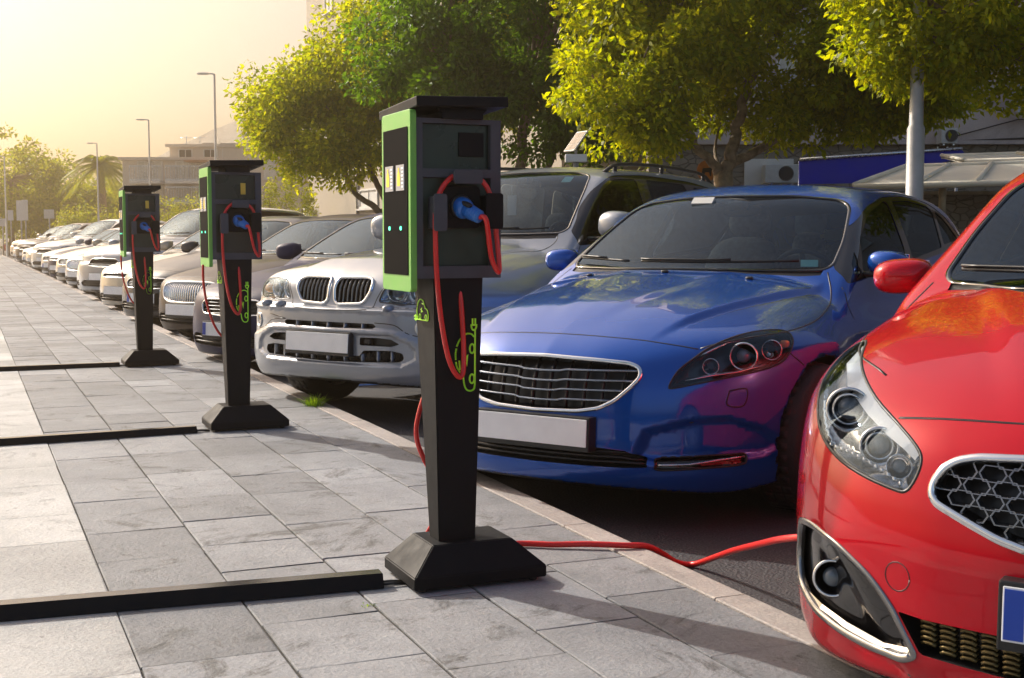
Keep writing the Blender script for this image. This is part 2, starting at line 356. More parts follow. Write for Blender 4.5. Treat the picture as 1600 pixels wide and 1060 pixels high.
class Body:
    def __init__(s, spec, h):
        s.c = Car(spec); V, Q = s.c.mesh(h); s.spec = spec
        me = bpy.data.meshes.new('tmp'); me.from_pydata(V.tolist(), [], Q.tolist()); s.bm = bmesh.new(); s.bm.from_mesh(me); bpy.data.meshes.remove(me)
        s.tree = BVHTree.FromPolygons(V.tolist(), Q.tolist()); s.V = V; s.Q = Q; s.N = s.c.normals(V)
    def ray(s, F, p, back=6):
        """point of the drawing plane -> point and normal on the surface; FRONT-like frames look along d"""
        o = F.r*p[0]+F.u*p[1]; n = F.d
        o = o+(-n)*back
        h = s.tree.ray_cast(o, n)
        if h[0] is None:
            h = s.tree.find_nearest(F.r*p[0]+F.u*p[1]+n*.3)
        q = s.Q[h[2]]; P = np.array(h[0]); w_ = 1/(((s.V[q]-P)**2).sum(1)+1e-6); N = (s.N[q]*w_[:,None]).sum(0)/w_.sum()
        # lie on the smooth surface, not on the facets
        t = ((s.V[q]-P)*s.N[q]).sum(1); P = P+N*float((t*w_).sum()/w_.sum())*.5
        return Vector(P), Vector(N).normalized()
    def cut(s, F, poly, cond=None, keep=True, bm=None):
        """cut the drawn outline out of the shell; returns the piece as a bmesh"""
        main = bm or s.bm; xs = [p[0] for p in poly]; ys = [p[1] for p in poly]; x0, x1, y0, y1 = min(xs), max(xs), min(ys), max(ys)
        r_, u_, d_ = F.r, F.u, F.d; reg = {}; bm = bmesh.new(); mv = {}; src = []
        def put(f):
            uv = [(v.co.dot(r_), v.co.dot(u_)) for v in f.verts]; a = [q[0] for q in uv]; b_ = [q[1] for q in uv]
            reg[f] = (min(a), max(a), min(b_), max(b_))
        for f in main.faces:   # work on a small copy of the neighbourhood, joined back afterwards
            c = f.verts[0].co; u = c.dot(r_)
            if x0-.06 < u < x1+.06:
                v = c.dot(u_)
                if y0-.06 < v < y1+.06 and f.normal.dot(d_) < .15 and (cond is None or cond(c)): src.append(f)
        for f in src:
            for v in f.verts:
                if v not in mv: mv[v] = bm.verts.new(v.co)
            try: put(bm.faces.new([mv[v] for v in f.verts]))
            except ValueError: pass
        bm.normal_update()
        for i in range(len(poly)):
            a, b = Vector(poly[i-1]), Vector(poly[i])
            if (b-a).length < 1e-5: continue
            lx, hx = min(a.x,b.x)-1e-4, max(a.x,b.x)+1e-4; ly, hy = min(a.y,b.y)-1e-4, max(a.y,b.y)+1e-4
            sel = [f for f, q in reg.items() if q[1] >= lx and q[0] <= hx and q[3] >= ly and q[2] <= hy]
            if not sel: continue
            no = F.r*(-(b.y-a.y))+F.u*(b.x-a.x); co = F.r*a.x+F.u*a.y
            es = {e for f in sel for e in f.edges}; vs = {v for f in sel for v in f.verts}
            res = bmesh.ops.bisect_plane(bm, geom=sel+list(es)+list(vs), dist=1e-5, plane_co=co, plane_no=no)
            for f in sel: reg.pop(f, None)
            for g in res['geom']:
                if isinstance(g, bmesh.types.BMFace) and g.is_valid: put(g)
            for f in sel:
                if f.is_valid and f not in reg: put(f)
        ins = [f for f in reg if inside(F.uv(f.calc_center_median()), poly)]
        out = None
        if keep:
            out = bmesh.new(); mp = {}
            for f in ins:
                for v in f.verts:
                    if v not in mp: mp[v] = out.verts.new(v.co)
                try: out.faces.new([mp[v] for v in f.verts])
                except ValueError: pass
            out.normal_update()
        bmesh.ops.delete(bm, geom=ins, context='FACES')
        key = lambda c: (round(c.x, 6), round(c.y, 6), round(c.z, 6))
        ss = set(src); edge = {key(v.co): v for v in mv if v.is_boundary or any(g not in ss for g in v.link_faces)}
        bmesh.ops.delete(main, geom=src, context='FACES_ONLY'); mp = {}
        for f in bm.faces:
            vs = []
            for v in f.verts:
                if v not in mp:
                    o_ = edge.get(key(v.co)); mp[v] = o_ if o_ is not None and o_.is_valid else main.verts.new(v.co)
                vs.append(mp[v])
            try: main.faces.new(vs)
            except ValueError: pass
        bmesh.ops.delete(main, geom=[v for v in main.verts if not v.link_faces], context='VERTS')
        main.normal_update(); bm.free()
        return out
    def shift(s, bm, d, vec=None):
        vs = list(bm.verts)
        if not vs: return bm
        N = s.c.normals(np.array([list(v.co) for v in vs]))
        for v, n in zip(vs, N): v.co += (Vector(n)*d if vec is None else vec)
        return bm
    def add(s, name, bm, m, parent, label=None, custom=True):
        """link a piece of the shell with the exact surface normals"""
        o = obj(name, bm, m, parent, True, label); me = o.data
        if custom and len(me.vertices):
            co = np.empty(len(me.vertices)*3); me.vertices.foreach_get('co', co); co = co.reshape(-1,3)
            N = s.c.normals(co); me.normals_split_custom_set_from_vertices(N.tolist())
        return o
    def recess(s, piece, F, dep, shrink=.92):
        """walls and back of a pocket behind a piece; returns a bmesh (material 0 walls, 1 back)"""
        bm = piece.copy(); c = Vector((0,0,0))
        for v in bm.verts: c += v.co
        c /= max(1, len(bm.verts))
        bd = [e for e in bm.edges if e.is_boundary]
        r = bmesh.ops.extrude_face_region(bm, geom=list(bm.faces)); nv = [g for g in r['geom'] if isinstance(g, bmesh.types.BMVert)]
        nf = {g for g in r['geom'] if isinstance(g, bmesh.types.BMFace)}
        for v in nv: v.co = c+(v.co-c)*shrink+F.d*dep
        nvs = set(nv); kill = [f for f in bm.faces if all(v not in nvs for v in f.verts)]
        bmesh.ops.delete(bm, geom=kill, context='FACES_ONLY')
        for f in bm.faces: f.material_index = 1 if all(v in nvs for v in f.verts) else 0
        return bm
    def trim(s, bm, F, line, prof, closed=True, lift=0, off=0):
        """sweep a profile [(across, out)] along a drawn line laid on the surface; across is in the surface, out along its normal"""
        n = len(line); rings = []; pts = [s.ray(F, p) for p in line]
        for i in range(n):
            P, N = pts[i]; a = pts[(i-1)%n][0] if closed or i > 0 else P; b = pts[(i+1)%n][0] if closed or i < n-1 else P
            t = (b-a).normalized(); x = t.cross(N).normalized()
            rings.append([bm.verts.new(P+x*(u+off)+N*(v+lift)) for u, v in prof])
        m = len(prof)
        for i in range(n if closed else n-1):
            A, Bq = rings[i], rings[(i+1)%n]
            for k in range(m):
                f = bm.faces.new((A[k], A[(k+1)%m], Bq[(k+1)%m], Bq[k])); f.smooth = True
        if not closed: bm.faces.new(rings[0][::-1]); bm.faces.new(rings[-1])
    def seam(s, bm, F, line, r=.0022):
        s.trim(bm, F, line, [(-r,-.004),(-r,.0006),(r,.0006),(r,-.004)], closed=False)
    def line(s, bm, F, line, r, lift=0, seg=6):
        tube(bm, [s.ray(F, p)[0]+s.ray(F, p)[1]*lift for p in line], r, seg)
def resample(line, step):
    out = [line[0]]
    for a, b in zip(line, line[1:]):
        n = max(1, int(math.hypot(b[0]-a[0], b[1]-a[1])/step))
        for k in range(1, n+1): out.append((a[0]+(b[0]-a[0])*k/n, a[1]+(b[1]-a[1])*k/n))
    return out
def chrome_prof(w, h): return [(-w/2,-.01),(-w/2,h*.5),(-w*.3,h),(w*.3,h),(w/2,h*.5),(w/2,-.01)]
# ------------------------------------------------------------------ car materials
BLK = mat('black_plastic', (.012,.012,.013), .42, noise=.25, nscale=30)
GLOSSBLK = mat('gloss_black', (.008,.008,.009), .08, coat=.6)
RUB = mat('rubber', (.018,.018,.018), .75, noise=.3, nscale=20, bump=.2, bscale=90)
CHROME = mat('chrome', (.82,.83,.84), .08, 1)
SATIN = mat('satin_metal', (.62,.63,.65), .28, 1, noise=.08, nscale=20)
ALLOY = mat('alloy_rim', (.42,.43,.45), .3, .9, noise=.1)
REFLECT = mat('lamp_reflector', (.75,.76,.78), .12, 1)
LAMPDARK = mat('lamp_bezel', (.03,.03,.033), .18, .3)
LENS = mat('lamp_lens', (.10,.12,.14), .03, 0, coat=1, spec=1)
AMBER = mat('amber_lens', (.75,.22,.02), .15, 0, coat=1)
CLEAR = glass('clear_cover', (.93,.94,.95))
WSG = glass('windscreen_glass', (.50,.58,.60)); TINT = glass('tinted_glass', (.13,.15,.15)); MIRROR = mat('mirror_glass', (.8,.82,.85), .02, 1)
INTER = mat('cabin_trim', (.035,.036,.04), .7, noise=.3, nscale=12)
SEAT = mat('seat_fabric', (.16,.16,.17), .85, noise=.3, nscale=40)
PLATEW = mat('plate_white', (.82,.82,.83), .35, noise=.06, nscale=9); PLATEB = mat('plate_blue', (.01,.06,.42), .4)
MESHB = mat('grille_black', (.015,.015,.016), .35, .2)
BLUE = paint('blue_paint', (.004,.078,.40), .38, .22, 1.0)
REDP = paint('red_paint', (.46,.0003,.010), .10, .26, .75)
SILV = paint('silver_paint', (.30,.32,.36), .4, .32)
VIOL = paint('violet_grey_paint', (.022,.022,.06), .0, .5, .2)
BRON = paint('bronze_paint', (.05,.036,.028), .0, .5, .25)
WHIT = paint('white_paint', (.62,.61,.58), .05, .3)
CHAM = paint('champagne_paint', (.42,.38,.32), .45, .34)
GREY = paint('grey_paint', (.05,.05,.055), .1, .4, .5)

def sym(h): return h+[(-x, z) for x, z in h[::-1] if abs(x) > 1e-6]
def car_bottom_mat(bm, S):
    for f in bm.faces:
        c = f.calc_center_median()
        for yc in S['wy']:
            r = math.hypot(c.y-yc, c.z-S['rz'])
            if r < S['ar']+.006 and abs(c.x) < .97 and (f.normal.y*(c.y-yc)+f.normal.z*(c.z-S['rz']) < -.3*r or abs(c.x) < .6): f.material_index = 1
        if f.normal.z < -.75 and c.z < .45: f.material_index = 1
def lining(body, y0, y1, z0):
    bm = body.bm; src = [f for f in bm.faces if y0 < f.calc_center_median().y < y1 and f.calc_center_median().z > z0]
    o = B(); mp = {}; vs = list({v for f in src for v in f.verts})
    N = body.c.normals(np.array([list(v.co) for v in vs]))
    for v, n in zip(vs, N): mp[v] = o.verts.new(v.co-Vector(n)*.022)
    for f in src: o.faces.new([mp[v] for v in f.verts][::-1])
    # close the rims of the openings
    for f in src:
        for e in f.edges:
            if len(e.link_faces) == 1:
                a, b = e.verts; q = [o.verts.new(a.co-(a.co-mp[a].co)*.12), o.verts.new(b.co-(b.co-mp[b].co)*.12), mp[b], mp[a]]
                try: o.faces.new(q)
                except ValueError: pass
    return o
def wheel(root, x, y, S, rimm=ALLOY, spokes=10, twist=.0):
    R0 = S['rz']; sx = 1 if x > 0 else -1; w_ = .11
    M = Matrix.Translation((x, y, R0))@Matrix.Rotation(math.pi/2*sx, 4, 'Y')
    hub = thing('wheel', None, None, (0,0,0)); hub.parent = root
    b = B(); rr = R0*.68
    lathe(b, [(rr,-w_),(R0*.80,-w_-.004),(R0*.93,-w_+.004),(R0*.985,-w_+.022),(R0,-w_+.05),(R0,w_-.05),(R0*.985,w_-.022),(R0*.93,w_-.004),(R0*.80,w_+.004),(rr,w_)], M, 40, cap=False)
    for k in range(40):   # tread blocks
        a = 2*math.pi*k/40
        for zz in (-.07, -.025, .02):
            T = M@Matrix.Rotation(a, 4, 'Z'); box(b, (R0-.006,-.016,zz), (R0+.0012,.016,zz+.036), T)
    obj('tyre', b, RUB, hub, True)
    b = B(); lathe(b, [(rr,-w_),(rr+.004,w_),(rr-.012,w_+.006),(rr-.022,w_-.004),(rr-.03,w_-.05),(rr-.035,-w_)], M, 40, cap=False)
    lathe(b, [(.001,w_-.012),(.03,w_-.012),(.035,w_-.02),(.075,w_-.035),(.08,w_-.07)], M, 24, cap=False)
    for k in range(spokes):
        T = M@Matrix.Rotation(2*math.pi*k/spokes+twist, 4, 'Z'); s = .020 if spokes > 6 else .032
        box(b, (.05,-s*.7,w_-.045), (rr-.015,s,w_-.018), T, bev=.005)
    lathe(b, [(.001,w_-.09),(rr-.06,w_-.09)], M, 24, mi=1, cap=False)
    obj('rim', b, [rimm, BLK], hub, True)
def superell(bm, M, a, b, c, e=2.6, nu=20, nv=14, cut=None):
    sp = lambda v, p: math.copysign(abs(v)**p, v)
    rows = []
    for j in range(nv+1):
        t = -math.pi/2+math.pi*j/nv; row = []
        for i in range(nu):
            p = 2*math.pi*i/nu
            x = a*sp(math.cos(t), 2/e)*sp(math.cos(p), 2/e); y = b*sp(math.cos(t), 2/e)*sp(math.sin(p), 2/e); z = c*sp(math.sin(t), 2/e)
            if cut is not None: y = min(y, cut)
            row.append(bm.verts.new(M@Vector((x,y,z))))
        rows.append(row)
    for r0, r1 in zip(rows, rows[1:]):
        for i in range(nu):
            f = bm.faces.new((r0[i], r0[(i+1)%nu], r1[(i+1)%nu], r1[i])); f.smooth = True
    bmesh.ops.remove_doubles(bm, verts=bm.verts, dist=1e-5)
def door_mirror(root, s, at, size, m, low=BLK):
    x, y, z = at; mr = thing('door_mirror', None, None, (0,0,0)); mr.parent = root
    M = Matrix.Translation((s*x, y, z))@Matrix.Rotation(s*R(-12), 4, 'Z')@Matrix.Rotation(s*R(4), 4, 'Y')
    b = B(); superell(b, M, size[0], size[1], size[2], 2.7, cut=size[1]*.55)
    obj('housing', b, m, mr, True)
    b = B(); c = size[1]*.55+.002; box(b, (-size[0]*.84, c, -size[2]*.80), (size[0]*.84, c+.003, size[2]*.80), M, bev=.001); obj('mirror_glass', b, MIRROR, mr)
    b = B(); tube(b, [Vector((s*(x-size[0]-.10), y-.01, z-size[2]*.9)), Vector((s*(x-size[0]*.6), y-.01, z-size[2]*.85)), Vector((s*(x), y, z-size[2]*.7))], [.03,.026,.02], 10, flat=.6); obj('mirror_arm', b, low, mr, True)
def interior(root, S, cy, cz, roofz, hw=.62, wheel_x=.36):
    """dashboard, wheel, seats and headrests behind a windscreen whose base is at (cy, cz)"""
    b = B(); prism(b, [(-hw-.1,.3),(hw+.1,.3),(hw+.1,cz-.09),(hw*.5,cz-.055),(-hw*.5,cz-.055),(-hw-.1,cz-.09)], cy+.12, cy+.62, bev=.03); box(b, (-.75,cy+.2,.28), (.75,S['L']-.7,.36)); box(b, (-.12,cy+.5,.36), (.12,cy+1.6,.58), bev=.03)
    superell(b, Matrix.Translation((wheel_x,cy+.52,cz-.05)), .17, .12, .05, 2.4)
    obj('dashboard', b, INTER, root, True)
    b = B(); C = Vector((wheel_x, cy+.72, cz-.07)); ax = Matrix.Rotation(R(-62), 4, 'X')
    tube(b, [C+(ax@Vector((.18*math.cos(a), .18*math.sin(a), 0))) for a in [2*math.pi*k/28 for k in range(28)]], .014, 8, True)
    for a in (R(0), R(180), R(270)): tube(b, [C, C+(ax@Vector((.18*math.cos(a), .18*math.sin(a), 0)))], .014, 6, flat=.6)
    superell(b, Matrix.Translation(C)@ax, .06, .05, .03); obj('steering_wheel', b, INTER, root, True)
    for sx in (-.36, .36):
        b = B(); box(b, (sx-.25,cy+.95,.42), (sx+.25,cy+1.45,.56), bev=.05)
        M = Matrix.Translation((sx,cy+1.42,.5))@Matrix.Rotation(R(-16), 4, 'X')
        superell(b, M@Matrix.Translation((0,0,.32)), .25, .08, .36, 3.2)
        superell(b, M@Matrix.Translation((0,.01,.79)), .13, .055, .10, 3)
        for q in (-.05,.05): tube(b, [M@Vector((q,0,.6)), M@Vector((q,0,.75))], .006, 6)
        obj('seat', b, SEAT, root, True)
    b = B(); box(b, (-.62,cy+2.0,.42), (.62,cy+2.45,.56), bev=.05); M = Matrix.Translation((0,cy+2.45,.5))@Matrix.Rotation(R(-20), 4, 'X')
    superell(b, M@Matrix.Translation((0,0,.28)), .62, .08, .32, 4)
    for q in (-.38, 0, .38): superell(b, M@Matrix.Translation((q,0,.64)), .11, .05, .09, 3)
    obj('rear_bench', b, SEAT, root, True)
def rear_mirror(root, body, z, w_=.11):
    P, N = body.ray(FRONT, (0, z)); b = B(); superell(b, Matrix.Translation(P+Vector((0,.10,-.05))), w_, .02, .032, 3)
    tube(b, [P+Vector((0,.02,-.005)), P+Vector((0,.09,-.04))], .012, 8); box(b, (-.045,P.y+.015,P.z-.05), (.045,P.y+.09,P.z-.0), bev=.01); obj('rear_view_mirror', b, BLK, root, True)
def plate(root, S, body, cx, cz, w_=.52, h_=.112, tilt=4, blue=False, band=True, lift=.012):
    P, N = body.ray(FRONT, (cx, cz)); M = Matrix.Translation((cx, P.y-lift, cz))@Matrix.Rotation(R(tilt), 4, 'X')
    p = thing('number_plate', None, None, (0,0,0)); p.parent = root
    b = B(); box(b, (-w_/2-.010,-.001,-h_/2-.02), (w_/2+.010,.06,h_/2+.010), M, bev=.004); obj('plate_holder', b, BLK, p)
    b = B(); box(b, (-w_/2,-.006,-h_/2), (w_/2,-.0015,h_/2), M, bev=.002); obj('plate', b, PLATEW, p)
    if blue: b = B(); box(b, (-w_/2+.004,-.0085,-h_/2+.005), (-w_/2+.042,-.0063,h_/2-.005), M); obj('blue_band', b, PLATEB, p)
def span(poly, v, ax=1):
    """where a line v cuts a drawn outline"""
    o = 1-ax; xs = []
    for i in range(len(poly)):
        a, b = poly[i-1], poly[i]
        if (a[ax]-v)*(b[ax]-v) < 0: t = (v-a[ax])/(b[ax]-a[ax]); xs.append(a[o]+(b[o]-a[o])*t)
    return sorted(xs)
def windows(body, root, S, ws, dlo, panes, m, rear=None, tint=TINT, sticker=None):
    """windscreen, cowl, side windows, rear window"""
    half = ws; poly = rounded(sym(half), .05)
    zb = half[-1][1]
    bt = [p for p in half if p[1] < (half[0][1]+zb)/2]
    xs = np.linspace(0, bt[0][0], 9); zs = [np.interp(x, [p[0] for p in bt[::-1]], [p[1] for p in bt[::-1]]) for x in xs]
    ys = [body.ray(FRONT, (float(x), float(z)))[0].y for x, z in zip(xs, zs)]
    low = [(float(x), y+.015) for x, y in zip(xs, ys)]; up = [(float(x), y-.055) for x, y in zip(xs, ys)]
    cp = sym(up+low[::-1]) if False else up[::-1]+[(-x, y) for x, y in up[1:]]+[(-x, y) for x, y in low[::-1]]+low[1:]
    c = body.cut(TOP, cp, lambda c: c.z > .8); body.shift(c, -.006); body.add('cowl', c, BLK, root)
    g = body.cut(FRONT, poly, lambda c: c.y < 2.9 and c.z > .85); body.shift(g, -.004); body.add('windscreen', g, WSG, root)
    b = B(); body.trim(b, FRONT, resample(poly+[poly[0]], .06)[:-1], [(-.013,-.008),(-.013,.0012),(.002,.0015),(.002,-.008)]); obj('windscreen_seal', b, GLOSSBLK, root, True)
    for F, s in ((SIDE, 1), (SIDE.mirror(), -1)):
        fr = body.cut(F, dlo, lambda c: c.x*s > .3)
        for pn in panes:
            g = body.cut(F, pn, None, True, fr); body.shift(g, -.006)
            if len(g.faces): body.add('side_window', g, tint, root)
            else: g.free()
        body.shift(fr, -.002); body.add('window_surround', fr, GLOSSBLK, root)
    if rear:
        Bk = Frame((-1,0,0), (0,0,1)); g = body.cut(Bk, rounded(sym(rear), .05), lambda c: c.y > 3.0 and c.z > .95)
        body.shift(g, -.004); body.add('rear_window', g, tint, root)
def wiper(body, root, pts, lift=.014):
    b = B(); P = [body.ray(FRONT, p) for p in resample(pts, .05)]
    tube(b, [p+n*lift for p, n in P], .007, 6); tube(b, [p+n*(lift+.012) for p, n in P[:max(3, len(P)*2//3)]], .005, 6); obj('wiper', b, BLK, root, True)
def finish(body, root, m, S, y0, y1, z0):
    car_bottom_mat(body.bm, S)
    lin = lining(body, y0, y1, z0); obj('cabin_lining', lin, INTER, root, False)
    body.bm.normal_update()
    return body.add('body', body.bm, [m, BLK], root)
def seams(body, root, lines, r=.003):
    b = B()
    for F, l, two in lines:
        l = resample([(p.x, p.y) for p in smooth_path([(x,y,0) for x, y in l], 4)], .04)
        body.seam(b, F, l, r)
        if two: body.seam(b, F.mirror(), l, r)
    obj('panel_gaps', b, BLK, root, True)
def handles(body, root, m, pts):
    for (y, z) in pts:
        for s, F in ((1, SIDE), (-1, SIDE.mirror())):
            P, N = body.ray(F, (y, z)); b = B(); superell(b, Matrix.Translation(P+N*.022), .014, .09, .016, 3); superell(b, Matrix.Translation(P+N*.006+Vector((0,-.07,0))), .014, .014, .014); superell(b, Matrix.Translation(P+N*.006+Vector((0,.07,0))), .014, .014, .014)
            obj('door_handle', b, m, root, True)
def car_root(name, label, X, Y, deg, group=None): return thing(name, label, 'car', (X, Y, -.1), -R(deg), group)
def lamp_ring(b, P, d, r, t=.006, n=28):
    up = Vector((0,0,1)); x = up.cross(d).normalized(); u = d.cross(x).normalized()
    tube(b, [P+x*r*math.cos(2*math.pi*k/n)+u*r*math.sin(2*math.pi*k/n) for k in range(n)], t, 6, True)
def lamp_unit(root, P, d, r, depth=.05, m=None, lens=True):
    """round reflector bowl with a lens, axis -d"""
    Q = (-d).to_track_quat('Z', 'Y').to_matrix().to_4x4(); M = Matrix.Translation(P)@Q
    b = B(); lathe(b, [(r*.45,-depth),(r*.8,-depth*.6),(r*.95,-depth*.2),(r,0),(r*1.08,.002),(r*1.08,-.01)], M, 28, cap=False); obj('reflector', b, m or REFLECT, root, True)
    if lens:
        b = B(); lathe(b, [(r*.62,-depth*.8),(r*.62,-depth*.25),(r*.52,-depth*.02),(r*.35,depth*.12),(r*.15,depth*.19),(.0008,depth*.2)], M, 24); obj('lens', b, LENS, root, True)
GRP = 'cars parked along the kerb'
# ------------------------------------------------------------------ the blue hatchback
def blue_car():
    S = VOLVO; body = Body(S, .016)
    root = car_root('hatchback_car', 'glossy blue five door hatchback with a wide black grille, left of the red car', .09, 5.12, 34, GRP)
    ws = [(0,1.373),(.30,1.368),(.53,1.345),(.60,1.31),(.668,1.15),(.69,1.03),(.66,1.008),(.40,1.006),(.20,1.008),(0,1.010)]
    dlo = rounded([(1.40,.945,.02),(1.44,1.00,.03),(1.66,1.16,.06),(2.02,1.305,.1),(2.42,1.37,.1),(2.89,1.385,.1),(3.30,1.362,.1),(3.62,1.27,.08),(3.90,1.13,.03),(3.75,1.115,.05),(3.16,1.07,.05),(2.6,1.035,.05),(2.0,1.00,.05)], .04)
    p1 = rounded([(1.62,.995),(1.75,1.15),(2.03,1.275),(2.38,1.345),(2.44,1.345),(2.36,1.035),(2.0,1.02)], .03)
    p2 = rounded([(2.46,1.045),(2.54,1.35),(2.88,1.36),(3.25,1.335),(3.30,1.30),(3.16,1.10)], .03)
    p3 = rounded([(3.24,1.115),(3.37,1.31),(3.52,1.27),(3.76,1.145)], .03)
    p0 = rounded([(1.49,.985),(1.54,1.035),(1.63,1.09),(1.57,.99)], .01)
    windows(body, root, S, ws, dlo, [p0,p1,p2,p3], BLUE, [(0,1.34),(.5,1.31),(.62,1.2),(.66,1.08),(0,1.06)])
    # grille
    gh = [(0,.676),(.25,.668),(.375,.660),(.415,.645),(.424,.615),(.395,.577),(.34,.524),(.28,.492),(.19,.476),(0,.470)]
    gp = rounded(sym(gh), .02); pc = body.cut(FRONT, gp, lambda c: c.y < .45); bk = body.recess(pc, FRONT, .07, .97); pc.free()
    gr = thing('grille', None, None); gr.parent = root; obj('grille_back', bk, [BLK, MESHB], gr)
    b = B(); body.trim(b, FRONT, resample(gp+[gp[0]], .03)[:-1], [(-.013,-.012),(-.013,.004),(-.008,.008),(.001,.008),(.004,.003),(.004,-.02)]); obj('chrome_surround', b, CHROME, gr, True)
    b = B()
    for z in (.632, .592, .553, .514):
        xs = span(gp, z)
        if len(xs) < 2: continue
        ln = [(x, z+.008*(abs(x)/.42)-(.006 if abs(x) < .10 else 0)) for x in np.linspace(xs[0]+.003, xs[-1]-.003, 26)]
        body.trim(b, FRONT, ln, [(-.0045,-.022),(-.0045,-.010),(.0,-.005),(.0045,-.010),(.0045,-.022)], False)
    obj('horizontal_bars', b, mat('grille_bar_steel', (.30,.33,.38), .25, .9), gr, True)
    b = B()
    for x in np.linspace(-.36,.36,10):
        zs = span(gp, float(x), 0); 
        if len(zs) >= 2: body.trim(b, FRONT, [(float(x), float(z)) for z in np.linspace(zs[0], zs[-1], 8)], [(-.004,-.045),(-.004,-.026),(.004,-.026),(.004,-.045)], False)
    obj('vertical_bars', b, MESHB, gr, True)
    # lower intake
    li = rounded(sym([(0,.348),(.27,.334),(.386,.326),(.462,.297),(.468,.262),(.38,.257),(0,.255)]), .01)
    pc = body.cut(FRONT, li, lambda c: c.y < .45); bk = body.recess(pc, FRONT, .08, .98); pc.free(); gi = thing('lower_intake', None, None); gi.parent = root; obj('intake_back', bk, [BLK, MESHB], gi)
    b = B()
    for z in (.275,.296,.317):
        xs = span(li, z)
        if len(xs) >= 2: body.trim(b, FRONT, [(float(x), z) for x in np.linspace(xs[0]+.004, xs[-1]-.004, 24)], [(-.004,-.03),(-.004,-.008),(.004,-.008),(.004,-.03)], False)
    obj('intake_bars', b, BLK, gi, True)
    F26 = oblique(26)
    hl = spl([(.540,.580),(.575,.640),(.640,.690),(.690,.722),(.760,.752),(.850,.774),(.949,.781),(1.012,.772),(1.034,.742),(1.020,.697),(.985,.660),(.929,.640),(.853,.626),(.754,.610),(.640,.590),(.560,.575)], 3)
    fog = rounded([(.486,.292),(.515,.301),(.70,.308),(.833,.310),(.846,.299),(.842,.272),(.815,.266),(.70,.262),(.515,.252),(.486,.256)], .008)
    for F, s in ((F26, 1), (F26.mirror(), -1)):
        h = thing('headlight', None, None); h.parent = root
        pc = body.cut(F, hl, lambda c: c.x*s > .3); cov = pc.copy(); bk = body.recess(pc, F, .075, .80); pc.free()
        obj('lamp_housing', bk, [LAMPDARK, LAMPDARK], h, True); body.add('lamp_cover', cov, CLEAR, h)
        b = B(); body.trim(b, F, resample(hl+[hl[0]], .03)[:-1], [(-.004,-.012),(-.004,.001),(.002,.001),(.002,-.012)]); obj('lamp_seal', b, BLK, h, True)
        P, N = body.ray(F, (.829,.687)); P = P+F.d*.035; lamp_unit(h, P, F.d, .048, .05, LAMPDARK)
        b = B(); lamp_ring(b, P-F.d*.006, F.d, .053, .0045); obj('chrome_ring', b, CHROME, h, True)
        P2, N = body.ray(F, (.945,.705)); P2 = P2+F.d*.04; lamp_unit(h, P2, F.d, .038, .04, REFLECT, False)
        P3, N = body.ray(F, (.700,.652)); P3 = P3+F.d*.03; lamp_unit(h, P3, F.d, .030, .04, REFLECT, False)
        b = B()
        for off in (0,.012,.024):
            tube(b, [body.ray(F, q)[0]+F.d*(.022+off) for q in resample([(.60,.600-off*.1),(.70,.618+off*.1),(.80,.628),(.92,.652)], .04)], .0035, 6)
        tube(b, [body.ray(F, q)[0]+F.d*.02 for q in resample([(.66,.695),(.76,.738),(.86,.757),(.96,.762)], .04)], .006, 6); obj('light_strip', b, REFLECT, h, True)
        b = B(); P4, N = body.ray(F, (1.0,.725)); superell(b, Matrix.Translation(P4+F.d*.035), .02, .02, .016); obj('indicator', b, AMBER, h, True)
        f = thing('fog_strip', None, None); f.parent = root; pc = body.cut(F, fog, lambda c: c.x*s > .2 and c.y < .5); bk = body.recess(pc, F, .02, .97); pc.free(); obj('strip_back', bk, [BLK, GLOSSBLK], f, True)
        b = B(); tube(b, [body.ray(F, q)[0]+F.d*.008 for q in resample([(.50,.272),(.62,.276),(.74,.290),(.835,.297)], .03)], .007, 8, flat=.7); obj('light_bar', b, SATIN, f, True)
        b = B(); body.trim(b, F, resample(fog+[fog[0]], .03)[:-1], [(-.003,-.01),(-.003,.002),(.003,.002),(.003,-.01)]); obj('strip_edge', b, BLK, f, True)
    seams(body, root, [(FRONT, [(-.594,.719),(-.505,.733),(-.324,.751),(0,.760),(.324,.751),(.505,.733),(.594,.719)], False),
        (TOP, [(.60,.275),(.70,.43),(.775,.62),(.808,.80),(.812,1.0),(.785,1.19),(.748,1.31),(.690,1.42)], True),
        (oblique(26), [(1.02,.69),(1.06,.655),(1.10,.62)], True),
        (oblique(26), [(.773,.561),(.841,.564),(.829,.501),(.765,.507),(.773,.560)], True),
        (SIDE, [(1.36,.93),(1.30,.80),(1.29,.5),(1.33,.25)], True), (SIDE, [(2.42,1.02),(2.40,.7),(2.42,.25)], True), (SIDE, [(3.30,1.08),(3.36,.9),(3.22,.72),(3.10,.5),(3.08,.28)], True), (SIDE, [(1.33,.25),(2.42,.24),(3.08,.26)], True)])
    # washer jets on the bonnet
    for x in (-.42, 0, .42):
        P, N = body.ray(TOP, (x, 1.13+.12*x*x)); b = B(); superell(b, Matrix.Translation(P+N*.004), .018, .014, .008); obj('washer_jet', b, BLK, root, True)
    wiper(body, root, [(-.64,1.035),(-.45,1.028),(-.30,1.022)], .02); wiper(body, root, [(-.22,1.022),(.1,1.020),(.55,1.030)], .02)
    plate(root, S, body, 0, .392, .525, .108, -3, lift=.03)
    for s in (1,-1): door_mirror(root, s, (.895,1.66,1.035), (.092,.08,.060), BLUE)
    rear_mirror(root, body, 1.345); interior(root, S, 1.30, 1.0, 1.40)
